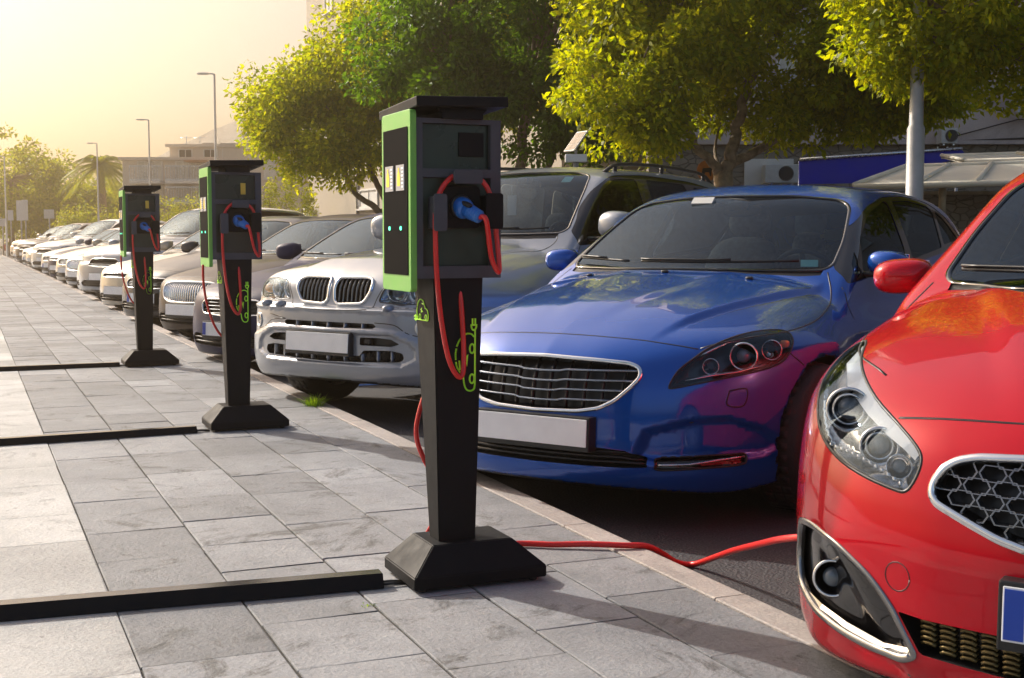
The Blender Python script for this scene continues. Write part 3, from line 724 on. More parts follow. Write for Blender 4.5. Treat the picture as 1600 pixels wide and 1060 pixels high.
    # sticker, pass
    b = B(); P, N = body.ray(FRONT, (-.18,1.335)); box(b, (-.06,-.03,-.02), (.06,.0,.03), Matrix.Translation(P+Vector((0,.03,-.01)))@Matrix.Rotation(R(-50),4,'X')); obj('camera_box', b, mat('pale_plastic', (.5,.5,.48), .5), root)
    b = B(); P, N = body.ray(FRONT, (.585,1.045)); T = Matrix.Translation(P-N*.012)@N.to_track_quat('Z','Y').to_matrix().to_4x4(); box(b, (-.04,-.03,-.001), (.04,.03,.001), T); obj('windscreen_sticker', b, mat('turquoise_card', (.25,.6,.62), .6), root)
    b = B(); tube(b, [(.10,2.9,1.16),(.24,2.9,1.18),(.34,2.9,1.16)], .012, 6); box(b, (.13,2.88,1.14), (.24,2.9,1.20)); obj('hanging_ornament', b, mat('straw_card', (.7,.6,.3), .6), root)
    handles(body, root, BLUE, [(2.18,.83),(3.10,.87)])
    for y in S['wy']:
        for x in (-.80, .80): wheel(root, x, y, S)
    finish(body, root, BLUE, S, 1.35, 4.2, .55)
    return root
# ------------------------------------------------------------------ the silver off-roader
def silver_car():
    S = SUV; body = Body(S, .0155)
    root = car_root('off_road_car', 'silver off-roader with twin kidney shaped grilles, roof rails and a solar panel on top', -1.165, 7.9, 36, GRP)
    ws = [(0,1.640),(.40,1.632),(.55,1.60),(.61,1.50),(.68,1.32),(.715,1.215),(.68,1.188),(.40,1.180),(0,1.178)]
    dlo = rounded([(1.60,1.10,.03),(1.62,1.18,.05),(1.85,1.37,.08),(2.07,1.52,.12),(2.30,1.605,.1),(2.8,1.625,.1),(3.5,1.60,.1),(4.0,1.54,.1),(4.38,1.30,.06),(4.30,1.20,.06),(3.4,1.17,.05),(2.4,1.13,.05)], .05)
    p1 = rounded([(1.72,1.15),(1.90,1.36),(2.10,1.49),(2.32,1.58),(2.62,1.59),(2.66,1.15)], .04)
    p2 = rounded([(2.80,1.165),(2.77,1.59),(3.38,1.575),(3.50,1.19)], .04); p3 = rounded([(3.62,1.205),(3.52,1.56),(3.95,1.50),(4.26,1.29),(4.22,1.22)], .05)
    windows(body, root, S, ws, dlo, [p1,p2,p3], SILV, [(0,1.58),(.55,1.55),(.66,1.4),(.70,1.24),(0,1.22)])
    kid = rounded([(.030,.765,.02),(.022,.84,.03),(.030,.905,.03),(.255,.907,.03),(.312,.893,.03),(.318,.835,.03),(.262,.752,.03),(.06,.742,.03)], .03)
    for s in (1,-1):
        k = thing('kidney_grille', None, None); k.parent = root; kp = [(s*x, z) for x, z in kid]
        pc = body.cut(FRONT, kp, lambda c: c.y < .45); bk = body.recess(pc, FRONT, .06, .95); pc.free(); obj('grille_back', bk, [BLK, MESHB], k)
        b = B(); ln = resample(kp+[kp[0]], .02)[:-1]; body.trim(b, FRONT, ln if s > 0 else ln[::-1], [(-.011,-.012),(-.011,.006),(-.005,.012),(.005,.012),(.009,.004),(.009,-.02)]); obj('chrome_surround', b, CHROME, k, True)
        b = B()
        for x in np.linspace(.055,.295,8):
            zs = span(kp, float(s*x), 0)
            if len(zs) >= 2: body.trim(b, FRONT, [(float(s*x), float(z)) for z in np.linspace(zs[0], zs[-1], 8)], [(-.006,-.04),(-.005,-.006),(.0,-.002),(.005,-.006),(.006,-.04)], False)
        obj('slats', b, mat('dark_chrome', (.22,.21,.20), .2, .9), k, True)
    for nm, pl, d in (('upper_slot', rounded(sym([(0,.634),(.37,.634),(.392,.618),(.37,.604),(0,.602)]), .008), .05), ('side_slot', rounded([(.27,.548),(.40,.550),(.50,.543),(.56,.516),(.50,.500),(.27,.500)], .015), .05), ('side_slot', rounded([(-.27,.548),(-.40,.550),(-.50,.543),(-.56,.516),(-.50,.500),(-.27,.500)], .015), .05), ('lower_intake', rounded(sym([(0,.432),(.27,.436),(.30,.470),(.50,.476),(.578,.463),(.590,.430),(.56,.408),(.3,.398),(0,.390)]), .015), .08)):
        pc = body.cut(FRONT, pl, lambda c: c.y < .45); bk = body.recess(pc, FRONT, d, .96); pc.free(); q = thing(nm, None, None); q.parent = root; obj('slot_back', bk, [SILV if 0 else BLK, MESHB], q)
        for x in (-.50,-.40,-.28,-.14,0,.14,.28,.40,.50):
            zs = span(pl, x+.0011, 0)
            if len(zs) >= 2 and nm != 'side_slot': b = B(); body.trim(b, FRONT, [(x, float(z)) for z in np.linspace(zs[0], zs[-1], 5)], [(-.005,-.05),(-.004,-.006),(.004,-.006),(.005,-.05)], False); obj('slot_bar', b, SILV, q, True)
        if nm == 'upper_slot': continue
        b = B()
        if nm == 'side_slot':
            s = 1 if pl[0][0] > 0 else -1; P, N = body.ray(FRONT, (s*.31, .522)); superell(b, Matrix.Translation(P+Vector((0,.03,0))), .03, .02, .022, 3)
        if nm == 'lower_intake':
            for s in (-1, 1):
                bb = B()
                for i in range(9):
                    x0 = .31+i*.03; body.line(bb, FRONT, [(s*x0,.40),(s*(x0+.06),.475)], .002, -.03, 4); body.line(bb, FRONT, [(s*(x0+.06),.40),(s*x0,.475)], .002, -.03, 4)
                obj('slot_mesh', bb, MESHB, q, True)
            continue
        obj('tow_cap', b, BLK, q, True)
    F = FRONT
    hl = rounded([(.372,.765,.02),(.400,.83,.03),(.440,.885,.03),(.56,.898,.03),(.70,.890,.03),(.795,.862,.03),(.800,.80,.03),(.760,.768,.02),(.65,.757,.03),(.585,.757,.03),(.535,.748,.03),(.48,.757,.02)], .02)
    for s in (1,-1):
        F = oblique(20) if s > 0 else oblique(20).mirror(); pl = [(x*math.cos(R(20))+.028+.06*(x/.8)**3, z) for x, z in hl]
        h = thing('headlight', None, None); h.parent = root
        pc = body.cut(F, pl, lambda c: c.x*s > .2 and c.y < .9); cov = pc.copy(); bk = body.recess(pc, F, .07, .85); pc.free()
        obj('lamp_housing', bk, [REFLECT, REFLECT], h, True); body.add('lamp_cover', cov, CLEAR, h)
        b = B(); body.trim(b, F, resample(pl+[pl[0]], .03)[:-1], [(-.004,-.012),(-.004,.001),(.002,.001),(.002,-.012)]); obj('lamp_seal', b, BLK, h, True)
        for u in (.49,.64):
            P, N = body.ray(F, (u,.825)); lamp_unit(h, P+F.d*.045, F.d, .055, .05)
        P, N = body.ray(F, (.765,.82)); b = B(); superell(b, Matrix.Translation(P+F.d*.05), .03, .03, .03); obj('indicator', b, AMBER, h, True)
        # washer nozzles and round fog lamp
        for x in ((.44,.60) if s < 0 else (.47,)):
            P, N = body.ray(FRONT, (s*x, .725)); b = B(); superell(b, Matrix.Translation(P+Vector((0,.0,.004))), .03, .045, .024, 2.2); obj('washer_nozzle', b, SILV, root, True)
        P, N = body.ray(FRONT, (s*.70,.615)); f = thing('fog_light', None, None); f.parent = root
        d = (-N).normalized(); Q = N.to_track_quat('Z','Y').to_matrix().to_4x4(); M = Matrix.Translation(P)@Q
        b = B(); lathe(b, [(.030,-.006),(.046,-.004),(.050,.003),(.044,.006),(.034,.004),(.030,-.001)], M, 24, cap=False); obj('fog_bezel', b, SATIN, f, True)
        b = B(); lathe(b, [(.036,.001),(.02,.003),(.001,.004)], M, 24, cap=False); obj('fog_lens', b, GLOSSBLK, f, True)
    seams(body, root, [(FRONT, [(-.72,.735),(-.40,.732),(-.33,.727),(-.28,.716),(0,.708),(.28,.716),(.33,.727),(.40,.732),(.72,.735)], False), (oblique(0), [(.345,.73),(.36,.78),(.40,.85),(.425,.895)], True),
        (TOP, [(.45,.16),(.52,.6),(.57,1.0),(.64,1.3),(.70,1.50),(.68,1.58)], True), (FRONT, [(-.55,.665),(-.42,.648),(-.38,.640)], False), (FRONT, [(.38,.640),(.52,.630),(.60,.585),(.70,.56)], True),
        (SIDE, [(1.62,1.10),(1.50,.95),(1.46,.7),(1.50,.33)], True), (SIDE, [(2.72,1.14),(2.70,.8),(2.72,.33)], True), (SIDE, [(3.55,1.18),(3.55,.98),(3.35,.75),(3.25,.35)], True), (SIDE, [(1.5,.33),(2.7,.32),(3.25,.34)], True)], .003)
    wiper(body, root, [(-.62,1.20),(-.3,1.196),(.05,1.20)], .02); wiper(body, root, [(.10,1.198),(.4,1.196),(.6,1.206)], .02)
    plate(root, S, body, -.055, .508, .535, .118, -4, lift=.03)
    for s in (1,-1):
        door_mirror(root, s, (1.035,1.78,1.235), (.135,.11,.10), SILV)
        b = B(); pts = [body.ray(TOP, (s*.57, y)) for y in (2.35,2.5,2.8,3.2,3.6,3.9,4.1)]
        hh = [.0,.045,.055,.055,.05,.04,.0]; tube(b, smooth_path([p+Vector((0,0,k)) for (p, n), k in zip(pts, hh)], 5), .017, 8, flat=.8)
        for i in (1,3,5): tube(b, [pts[i][0]-Vector((0,0,.01)), pts[i][0]+Vector((0,0,hh[i]))], .016, 8)
        obj('roof_rail', b, BLK, root, True)
    rear_mirror(root, body, 1.60); interior(root, S, 1.50, 1.18, 1.66, .66)
    b = B(); P, N = body.ray(FRONT, (.40,1.585)); T = Matrix.Translation(P-N*.012)@N.to_track_quat('Z','Y').to_matrix().to_4x4(); box(b, (-.035,-.05,-.001), (.035,.05,.001), T); obj('windscreen_sticker', b, mat('turquoise_card'), root)
    b = B(); tube(b, [(-.10,2.12,1.54),(-.10,2.12,1.47)], .003, 5); box(b, (-.14,2.118,1.32), (-.06,2.122,1.47), bev=.001); obj('hanging_pass', b, mat('pass_white', (.6,.62,.68), .5), root)
    handles(body, root, SILV, [(2.45,.98),(3.3,1.0)])
    for y in S['wy']:
        for x in (-.81, .81): wheel(root, x, y, S, spokes=5)
    finish(body, root, SILV, S, 1.6, 4.5, .7)
    # the little solar panel on its white box
    P, N = body.ray(TOP, (-.02, 2.62))
    return root
# ------------------------------------------------------------------ the red car
def red_car():
    S = RED; body = Body(S, .014)
    root = car_root('compact_car', 'bright red compact car with a honeycomb grille, nearest car at the right edge', 1.22, 2.40, 32, GRP)
    ws = [(0,1.40),(.35,1.39),(.56,1.362),(.62,1.32),(.69,1.16),(.715,1.05),(.69,1.025),(.45,1.020),(.2,1.022),(0,1.025)]
    dlo = rounded([(1.42,.985,.02),(1.55,1.09,.05),(1.80,1.22,.06),(2.10,1.345,.1),(2.5,1.40,.1),(3.3,1.385,.1),(3.65,1.29,.08),(3.85,1.16,.03),(3.1,1.10,.05),(2.0,1.03,.05)], .04)
    windows(body, root, S, ws, dlo, [rounded([(1.62,1.02),(1.84,1.20),(2.12,1.315),(2.42,1.37),(2.40,1.05)], .03), rounded([(2.52,1.06),(2.55,1.375),(3.2,1.355),(3.15,1.11)], .03)], REDP, [(0,1.36),(.5,1.33),(.62,1.2),(.66,1.10),(0,1.08)])
    go = rounded(sym([(0,.712),(.25,.702),(.343,.695),(.385,.684),(.412,.665),(.430,.635),(.432,.613),(.420,.598),(.396,.588),(.344,.567),(.286,.545),(.2,.525),(0,.512)]), .015)
    pc = body.cut(FRONT, go, lambda c: c.y < .45); bk = body.recess(pc, FRONT, .055, .97); pc.free(); gr = thing('grille', None, None); gr.parent = root; obj('grille_back', bk, [BLK, MESHB], gr)
    b = B(); body.trim(b, FRONT, resample(go+[go[0]], .02)[:-1], [(-.003,-.012),(-.004,.004),(.0,.007),(.008,.006),(.022,-.006),(.024,-.03)] if 0 else [(-.022,-.03),(-.020,-.006),(-.006,.006),(.002,.007),(.005,.004),(.005,-.012)]); obj('chrome_surround', b, CHROME, gr, True)
    # honeycomb
    b = B(); hw, hh = .062, .028; k = 0
    inn = [(x*.955, .61+(z-.61)*.83) for x, z in go]
    for j in range(-6, 8):
        for i in range(-8, 9):
            cx = i*hw+(hw/2 if j % 2 else 0); cz = .61+j*hh
            hx = [(cx-hw*.46,cz),(cx-hw*.30,cz+hh*.56),(cx+hw*.30,cz+hh*.56),(cx+hw*.46,cz),(cx+hw*.30,cz-hh*.56),(cx-hw*.30,cz-hh*.56)]
            if not inside((cx,cz), [(x*.99, .61+(z-.61)*.97) for x, z in go]): continue
            ps = [body.ray(FRONT, q)[0]+Vector((0,.016,0)) for q in hx]
            ce = sum(ps, Vector())/6
            for a, c in zip(ps, ps[1:]+ps[:1]):   # each cell a little funnel
                a2, c2 = ce+(a-ce)*.84+Vector((0,.022,0)), ce+(c-ce)*.84+Vector((0,.022,0)); a1, c1 = ce+(a-ce)*1.0, ce+(c-ce)*1.0
                quad(b, a1, c1, c2, a2, 0)
                a0, c0 = ce+(a-ce)*1.07-Vector((0,.001,0)), ce+(c-ce)*1.07-Vector((0,.001,0)); a1, c1 = ce+(a-ce)*.93-Vector((0,.001,0)), ce+(c-ce)*.93-Vector((0,.001,0))
                quad(b, a0, c0, c1, a1, 0)
    obj('honeycomb', b, mat('honeycomb_metal', (.20,.20,.21), .22, .8), gr)
    lo = rounded(sym([(0,.352),(.26,.344),(.446,.342),(.500,.345),(.470,.300),(.446,.262),(.334,.258),(0,.25)]), .01)
    pc = body.cut(FRONT, lo, lambda c: c.y < .45); bk = body.recess(pc, FRONT, .07, .98); pc.free(); q = thing('lower_intake', None, None); q.parent = root; obj('intake_back', bk, [BLK, MESHB], q)
    b = B()
    for x in np.arange(-.48, .49, .045):
        for z in np.arange(.258, .35, .0125):
            if inside((float(x)-.02, float(z)), lo) and inside((float(x)+.02, float(z)), lo): body.trim(b, FRONT, [(float(x)-.017,float(z)),(float(x)-.008,float(z)+.003),(float(x)+.008,float(z)+.003),(float(x)+.017,float(z))], [(-.0032,-.03),(-.0032,-.012),(.0032,-.012),(.0032,-.03)], False)
    obj('intake_mesh', b, mat('bronze_mesh', (.12,.09,.035), .35, .7), q, True)
    F14 = oblique(14)
    hl = spl([(-.572,.884),(-.616,.859),(-.646,.830),(-.669,.793),(-.673,.751),(-.663,.703),(-.637,.666),(-.597,.639),(-.541,.619),(-.480,.606),(-.456,.606),(-.440,.625),(-.426,.659),(-.424,.686),(-.441,.711),(-.479,.745),(-.528,.784),(-.561,.822),(-.575,.854)], 3)
    fo = rounded([(-.704,.470,.01),(-.678,.479,.02),(-.607,.460,.03),(-.527,.410,.03),(-.489,.369,.03),(-.470,.344,.02),(-.420,.252,.02),(-.446,.233,.02),(-.502,.223,.03),(-.589,.236,.03),(-.668,.258,.03),(-.706,.290,.03),(-.716,.360,.03)], .02)
    for F, s in ((F14, -1), (F14.mirror(), 1)):
        h = thing('headlight', None, None); h.parent = root
        pc = body.cut(F, hl, lambda c: c.x*s > .1); cov = pc.copy(); bk = body.recess(pc, F, .08, .84); pc.free()
        obj('lamp_housing', bk, [REFLECT, mat('lamp_grey', (.6,.6,.6), .2, .9)], h, True); body.add('lamp_cover', cov, CLEAR, h)
        b = B(); body.trim(b, F, resample(hl+[hl[0]], .025)[:-1], [(-.004,-.012),(-.004,.001),(.003,.001),(.003,-.012)]); obj('lamp_seal', b, BLK, h, True)
        # daytime light band along the inner edge
        band = [(-.582,.868),(-.612,.835),(-.600,.795),(-.545,.748),(-.500,.715),(-.462,.692),(-.436,.672)]; inner = [(-.572,.876),(-.573,.845),(-.560,.818),(-.527,.780),(-.479,.741),(-.444,.709),(-.428,.686)]
        b = B(); A = [body.ray(F, p)[0]+F.d*.010 for p in band]; C2 = [body.ray(F, p)[0]+F.d*.006 for p in inner]; A3 = [a+F.d*.03 for a in A]
        for i in range(len(A)-1): quad(b, A[i], A[i+1], C2[i+1], C2[i]); quad(b, A[i], A3[i], A3[i+1], A[i+1])
        obj('daytime_light', b, mat('drl_white', (.75,.76,.76), .25, 0, coat=.7), h, True)
        for (u, z, r_) in ((-.592,.748,.048), (-.515,.685,.040)):
            P, N = body.ray(F, (u, z)); P = P+F.d*.04; lamp_unit(h, P, F.d, r_, .05)
            b = B(); lamp_ring(b, P-F.d*.008, F.d, r_*1.05, .004); lamp_ring(b, P-F.d*.004, F.d, r_*.75, .003); obj('chrome_ring', b, CHROME, h, True)
        b = B(); P, N = body.ray(F, (-.470,.650)); lamp_unit(h, P+F.d*.03, F.d, .026, .03)
        for k in range(14):
            t = k/13; p = (-.640+.175*t, .668-.052*t+.014*math.sin(t*3)); P, N = body.ray(F, p); superell(b, Matrix.Translation(P+F.d*.012), .0055, .005, .0065, 2.5, 8, 6)
        obj('led_row', b, CHROME, h, True)
        f = thing('fog_light', None, None); f.parent = root
        pc = body.cut(F, fo, lambda c: c.x*s > .2 and c.y < .55); bk = body.recess(pc, F, .045, .86); pc.free(); obj('fog_pocket', bk, [GLOSSBLK, GLOSSBLK], f, True)
        b = B(); body.trim(b, F, resample(fo+[fo[0]], .02)[:-1] if s < 0 else resample(fo+[fo[0]], .02)[:-1][::-1], [(-.003,-.01),(-.003,.003),(.001,.005),(.013,.002),(.016,-.012)] if s < 0 else [(-.003,-.01),(-.003,.003),(.001,.005),(.013,.002),(.016,-.012)]); obj('fog_surround', b, mat('dark_satin', (.30,.30,.30), .25, 1), f, True)
        b = B(); ln = [(-.709,.300),(-.690,.272),(-.650,.262),(-.589,.247),(-.50,.234),(-.445,.245)]
        for i in range(len(ln)-1):
            a0 = body.ray(F, ln[i])[0]; a1 = body.ray(F, ln[i+1])[0]; a2 = body.ray(F, (ln[i+1][0]+.008, ln[i+1][1]+.017))[0]+F.d*.02; a3 = body.ray(F, (ln[i][0]+.008, ln[i][1]+.017))[0]+F.d*.02; quad(b, a0+F.d*.002, a1+F.d*.002, a2, a3)
        obj('chrome_blade', b, CHROME, f, True)
        P, N = body.ray(F, (-.617,.352)); P = P+F.d*.035; lamp_unit(f, P, F.d, .040, .04, GLOSSBLK)
        b = B(); lamp_ring(b, P-F.d*.002, F.d, .043, .004); obj('fog_ring', b, CHROME, f, True)
    ring = [(-.503+.030*math.cos(a), .421+.032*math.sin(a)) for a in [2*math.pi*k/16 for k in range(17)]]
    seams(body, root, [(FRONT, [(-.541,.752),(-.489,.757),(-.419,.762),(-.30,.766),(0,.772),(.30,.766),(.419,.762),(.489,.757),(.541,.752)], False), 
        (TOP, [(-.62,.385),(-.736,.56),(-.785,.75),(-.815,1.0),(-.80,1.2),(-.75,1.34)], True), (FRONT, [(-.48,.20),(-.3,.19),(0,.185),(.3,.19),(.48,.20)], False),
        (SIDE, [(1.42,.95),(1.36,.80),(1.35,.5),(1.38,.25)], True), (SIDE, [(2.48,1.03),(2.46,.7),(2.48,.25)], True)])
    b = B(); body.seam(b, FRONT, ring, .0011); obj('tow_eye_cover', b, BLK, root, True)
    wiper(body, root, [(-.66,1.045),(-.3,1.038),(.1,1.038)], .02); wiper(body, root, [(.15,1.038),(.6,1.042)], .02)
    plate(root, S, body, 0, .408, .522, .112, -2, blue=True, lift=.03)
    for s in (1,-1): door_mirror(root, s, (.915,1.62,1.03), (.098,.10,.058), REDP)
    rear_mirror(root, body, 1.37); interior(root, S, 1.30, 1.01, 1.43)
    handles(body, root, REDP, [(2.2,.86)])
    for y in S['wy']:
        for x in (-.80, .80): wheel(root, x, y, S)
    finish(body, root, REDP, S, 1.38, 4.1, .55)
    return root
# ------------------------------------------------------------------ the other cars of the row
SED_WS = [(0,1.358),(.30,1.352),(.50,1.33),(.58,1.28),(.66,1.12),(.69,1.0),(.66,.972),(.40,.965),(0,.965)]
SED_DLO = rounded([(1.55,.93,.03),(1.85,1.12,.06),(2.2,1.28,.1),(2.6,1.355,.1),(3.0,1.355,.1),(3.45,1.27,.1),(3.85,1.08,.04),(3.6,1.02,.05),(2.4,.99,.05)], .04)
SED_P = [rounded([(1.72,.97),(2.0,1.16),(2.3,1.28),(2.55,1.325),(2.55,1.015)], .03), rounded([(2.65,1.02),(2.65,1.325),(3.0,1.325),(3.38,1.24),(3.60,1.08),(3.4,1.035)], .03)]
HAT_WS = [(0,1.373),(.30,1.368),(.53,1.345),(.60,1.31),(.668,1.15),(.69,1.03),(.66,1.008),(.40,1.006),(0,1.010)]
HAT_DLO = rounded([(1.40,.955,.02),(1.66,1.16,.06),(2.02,1.305,.1),(2.42,1.37,.1),(2.89,1.385,.1),(3.30,1.362,.1),(3.62,1.27,.08),(3.90,1.13,.03),(3.16,1.07,.05),(2.0,1.00,.05)], .04)
HAT_P = [rounded([(1.58,.99),(1.75,1.15),(2.03,1.275),(2.38,1.345),(2.36,1.035)], .03), rounded([(2.46,1.045),(2.54,1.35),(3.1,1.345),(3.55,1.24),(3.60,1.14)], .03)]
def row_car(name, label, X, Y, deg, base, m, style, h=.03, blue=False, hl=None):
    sed = base is SEDAN; S = dict(base); S.pop('carve', None)
    body = Body(S, h); root = car_root(name, label, X, Y, deg, GRP)
    if base is SUV: windows(body, root, S, [(0,1.640),(.40,1.632),(.55,1.60),(.61,1.50),(.68,1.32),(.715,1.215),(.68,1.188),(0,1.178)], rounded([(1.60,1.12),(1.85,1.37),(2.07,1.52),(2.30,1.605),(2.8,1.625),(3.5,1.60),(4.0,1.54),(4.38,1.30),(2.4,1.13)], .05), [rounded([(1.75,1.16),(2.32,1.58),(2.62,1.59),(2.66,1.15)], .04), rounded([(2.80,1.165),(2.77,1.59),(3.8,1.54),(4.2,1.25)], .04)], m)
    elif sed: windows(body, root, S, SED_WS, SED_DLO, SED_P, m)
    else: windows(body, root, S, HAT_WS, HAT_DLO, HAT_P, m)
    dz = .14 if base is SUV else (-.02 if sed else 0)
    G = {'wide': [(0,.66+dz),(.30,.655+dz),(.38,.62+dz),(.34,.54+dz),(0,.52+dz)], 'vertical': [(0,.705+dz),(.30,.700+dz),(.42,.675+dz),(.435,.60+dz),(.40,.53+dz),(.30,.495+dz),(0,.485+dz)],
         'twin': [(.04,.65+dz),(.34,.645+dz),(.40,.60+dz),(.36,.53+dz),(.10,.52+dz)], 'slim': [(0,.66+dz),(.40,.65+dz),(.42,.60+dz),(0,.595+dz)]}[style]
    polys = [rounded(G, .03), [(-x, z) for x, z in rounded(G, .03)]] if style == 'twin' else [rounded(sym(G), .03)]
    for gp in polys:
        pc = body.cut(FRONT, gp, lambda c: c.y < .45); bk = body.recess(pc, FRONT, .05, .97); pc.free(); gr = thing('grille', None, None); gr.parent = root; obj('grille_back', bk, [BLK, MESHB], gr)
        b = B(); ln = resample(gp+[gp[0]], .04)[:-1]; w_ = .013 if style == 'vertical' else .008
        body.trim(b, FRONT, ln, [(-w_,-.012),(-w_,.005),(0,.008),(w_*.6,.004),(w_*.6,-.02)]); obj('chrome_surround', b, CHROME if style in ('vertical', 'wide') else SATIN, gr, True)
        b = B(); xs_ = [p[0] for p in gp]; zs_ = [p[1] for p in gp]
        if style == 'vertical':
            for x in np.arange(-.42, .43, .035):
                zz = span(gp, float(x)+.0003, 0)
                if len(zz) >= 2: body.trim(b, FRONT, [(float(x), float(z)) for z in np.linspace(zz[0], zz[-1], 6)], [(-.006,-.035),(-.0035,-.002),(.0035,-.002),(.006,-.035)], False)
        else:
            for z in np.arange(min(zs_)+.02, max(zs_)-.005, .03 if style != 'twin' else .02):
                xx = span(gp, float(z)+.0003)
                if len(xx) >= 2: body.trim(b, FRONT, [(float(x), float(z)) for x in np.linspace(xx[0]+.004, xx[-1]-.004, 12)], [(-.004,-.03),(-.004,-.006),(.004,-.006),(.004,-.03)], False)
        obj('grille_bars', b, CHROME if style == 'vertical' else MESHB, gr, True)
    li = rounded(sym([(0,.36+dz*.6),(.50,.355+dz*.6),(.60,.31+dz*.6),(.55,.26+dz*.6),(0,.25+dz*.6)]), .02)
    pc = body.cut(FRONT, li, lambda c: c.y < .45); bk = body.recess(pc, FRONT, .05, .97); pc.free(); gi = thing('lower_intake', None, None); gi.parent = root; obj('intake_back', bk, [BLK, MESHB], gi)
    b = B()
    for z in (.285,.32): body.trim(b, FRONT, [(float(x), z+dz*.6) for x in np.linspace(-.54, .54, 20)], [(-.005,-.03),(-.005,-.006),(.005,-.006),(.005,-.03)], False)
    obj('intake_bars', b, BLK, gi, True)
    hp = hl or [(.560,.585),(.62,.665),(.70,.720),(.80,.752),(.90,.765),(.985,.755),(1.0,.715),(.955,.655),(.86,.622),(.74,.602),(.64,.585)]
    hp = spl([(x, z+dz+(.0 if not sed else 0)) for x, z in hp], 2)
    for F, s in ((oblique(26), 1), (oblique(26).mirror(), -1)):
        pc = body.cut(F, hp, lambda c: c.x*s > .3)
        if not len(pc.faces): pc.free(); continue
        hh = thing('headlight', None, None); hh.parent = root; cov = pc.copy(); bk = body.recess(pc, F, .06, .82); pc.free()
        obj('lamp_housing', bk, [REFLECT, REFLECT], hh, True); body.add('lamp_cover', cov, CLEAR, hh)
        for u, rr in ((.70,.034),(.83,.045)): P, N = body.ray(F, (u, .672+dz)); lamp_unit(hh, P+F.d*.04, F.d, rr, .04)
        P, N = body.ray(F, (.94,.71+dz)); b = B(); superell(b, Matrix.Translation(P+F.d*.04), .02, .02, .02); obj('indicator', b, AMBER, hh, True)
    seams(body, root, [(FRONT, [(-.56,.715+dz),(-.3,.745+dz),(0,.755+dz),(.3,.745+dz),(.56,.715+dz)], False), (TOP, [(.60,.30),(.72,.55),(.78,.9),(.74,1.3)], True), (SIDE, [(1.42,.92),(1.36,.7),(1.38,.27)], True), (SIDE, [(2.55,1.0),(2.54,.27)], True)], .003)
    wiper(body, root, [(-.6,G and (1.21 if base is SUV else (.985 if sed else 1.03))),(0,(1.20 if base is SUV else (.98 if sed else 1.022)))], .02)
    wiper(body, root, [(.05,(1.20 if base is SUV else (.98 if sed else 1.022))),(.6,(1.21 if base is SUV else (.985 if sed else 1.03)))], .02)
    plate(root, S, body, 0, .405+dz*.7, .52, .112, -3, blue=blue, lift=.03)
    my = 1.78 if base is SUV else (1.66 if sed else 1.56)
    for s in (1,-1): door_mirror(root, s, (1.0 if base is SUV else .965, my, 1.22 if base is SUV else 1.02), (.125,.10,.08), m)
    cy = 1.5 if base is SUV else (1.40 if sed else 1.3)
    interior(root, S, cy, (1.18 if base is SUV else .97), 1.4); rear_mirror(root, body, (1.60 if base is SUV else 1.33))
    for y in S['wy']:
        for x in (-.80, .80): wheel(root, x, y, S, spokes=7)
    finish(body, root, m, S, cy, S['L']-.2, .5)
    return root
def repaint(o, a, b_):
    """give a copied car its own paint without touching the shared meshes"""
    for ch in o.children_recursive:
        for sl_ in ch.material_slots:
            if sl_.material is a: sl_.link = 'OBJECT'; sl_.material = b_
def place(proto, oldm, newm, X, Y, deg, label):
    c = copy_tree(proto); c.location = (X, Y, -.1); c.rotation_euler = (0,0,-R(deg)); c['label'] = label
    if oldm is not newm: repaint(c, oldm, newm)
    return c
def build_row():
    p1 = row_car('saloon_car', 'violet grey saloon with a dark grille, directly left of the silver off-roader', -2.37, 10.6, 36, SEDAN, VIOL, 'wide', .024, True)
    p2 = row_car('saloon_car', 'bronze saloon with a big chrome grille of upright slats', -3.45, 13.45, 36, SEDAN, BRON, 'vertical', .024)
    p3 = row_car('hatchback_car', 'grey hatchback, left neighbour of the bronze saloon with upright slats', -4.55, 15.75, 36, HATCH, GREY, 'twin', .032, True)
    p4 = row_car('saloon_car', 'champagne saloon with a slim grille, just left of the farthest charging post', -5.65, 18.3, 36, SEDAN, CHAM, 'slim', .035)
    p5 = row_car('off_road_car', 'silver off-roader with a low wide grille, second car left of the farthest charging post', -6.75, 21.0, 36, SUV, SILV, 'wide', .036)
    p6 = row_car('hatchback_car', 'white hatchback with a wide grille, left of the far silver off-roader', -7.75, 23.5, 36, HATCH, WHIT, 'wide', .036)
    kx = lambda z: -.428*(z-5.65)-.113
    seq = [(p2, BRON, SILV, 26.2, 'small silver saloon with upright grille slats, beyond the white hatchback'), (p6, WHIT, CHAM, 28.9, 'champagne hatchback, first of the far end cars beyond the silver saloon'),
           (p4, CHAM, VIOL, 31.6, 'dark violet saloon with a slim grille, between a champagne hatchback and a silver saloon'), (p1, VIOL, SILV, 34.4, 'silver saloon with a dark wide grille among the far cars'),
           (p5, SILV, WHIT, 37.2, 'white off-roader at the far end of the row'), (p6, WHIT, GREY, 40.0, 'dark grey hatchback, right after the far white off-roader'),
           (p4, CHAM, CHAM, 42.8, 'champagne saloon beyond the dark grey far hatchback'), (p1, VIOL, WHIT, 45.6, 'white saloon, fourth from the vanishing end of the row'),
           (p5, SILV, GREY, 48.4, 'dark grey off-roader near the vanishing end of the row'), (p6, WHIT, WHIT, 51.2, 'white hatchback near the vanishing end of the row'),
           (p4, CHAM, SILV, 54.0, 'silver saloon, last car before the far vehicles on the road'), ]
    for p, a, b_, z, lb in seq: place(p, a, b_, kx(z), z, 36, lb)
    place(p6, WHIT, REDP, -36.5, 92, 80, 'red hatchback standing across the far end of the pavement')
    place(p5, SILV, CHAM, -23.2, 60, 40, 'tall champagne off-roader parked beyond the end of the row')
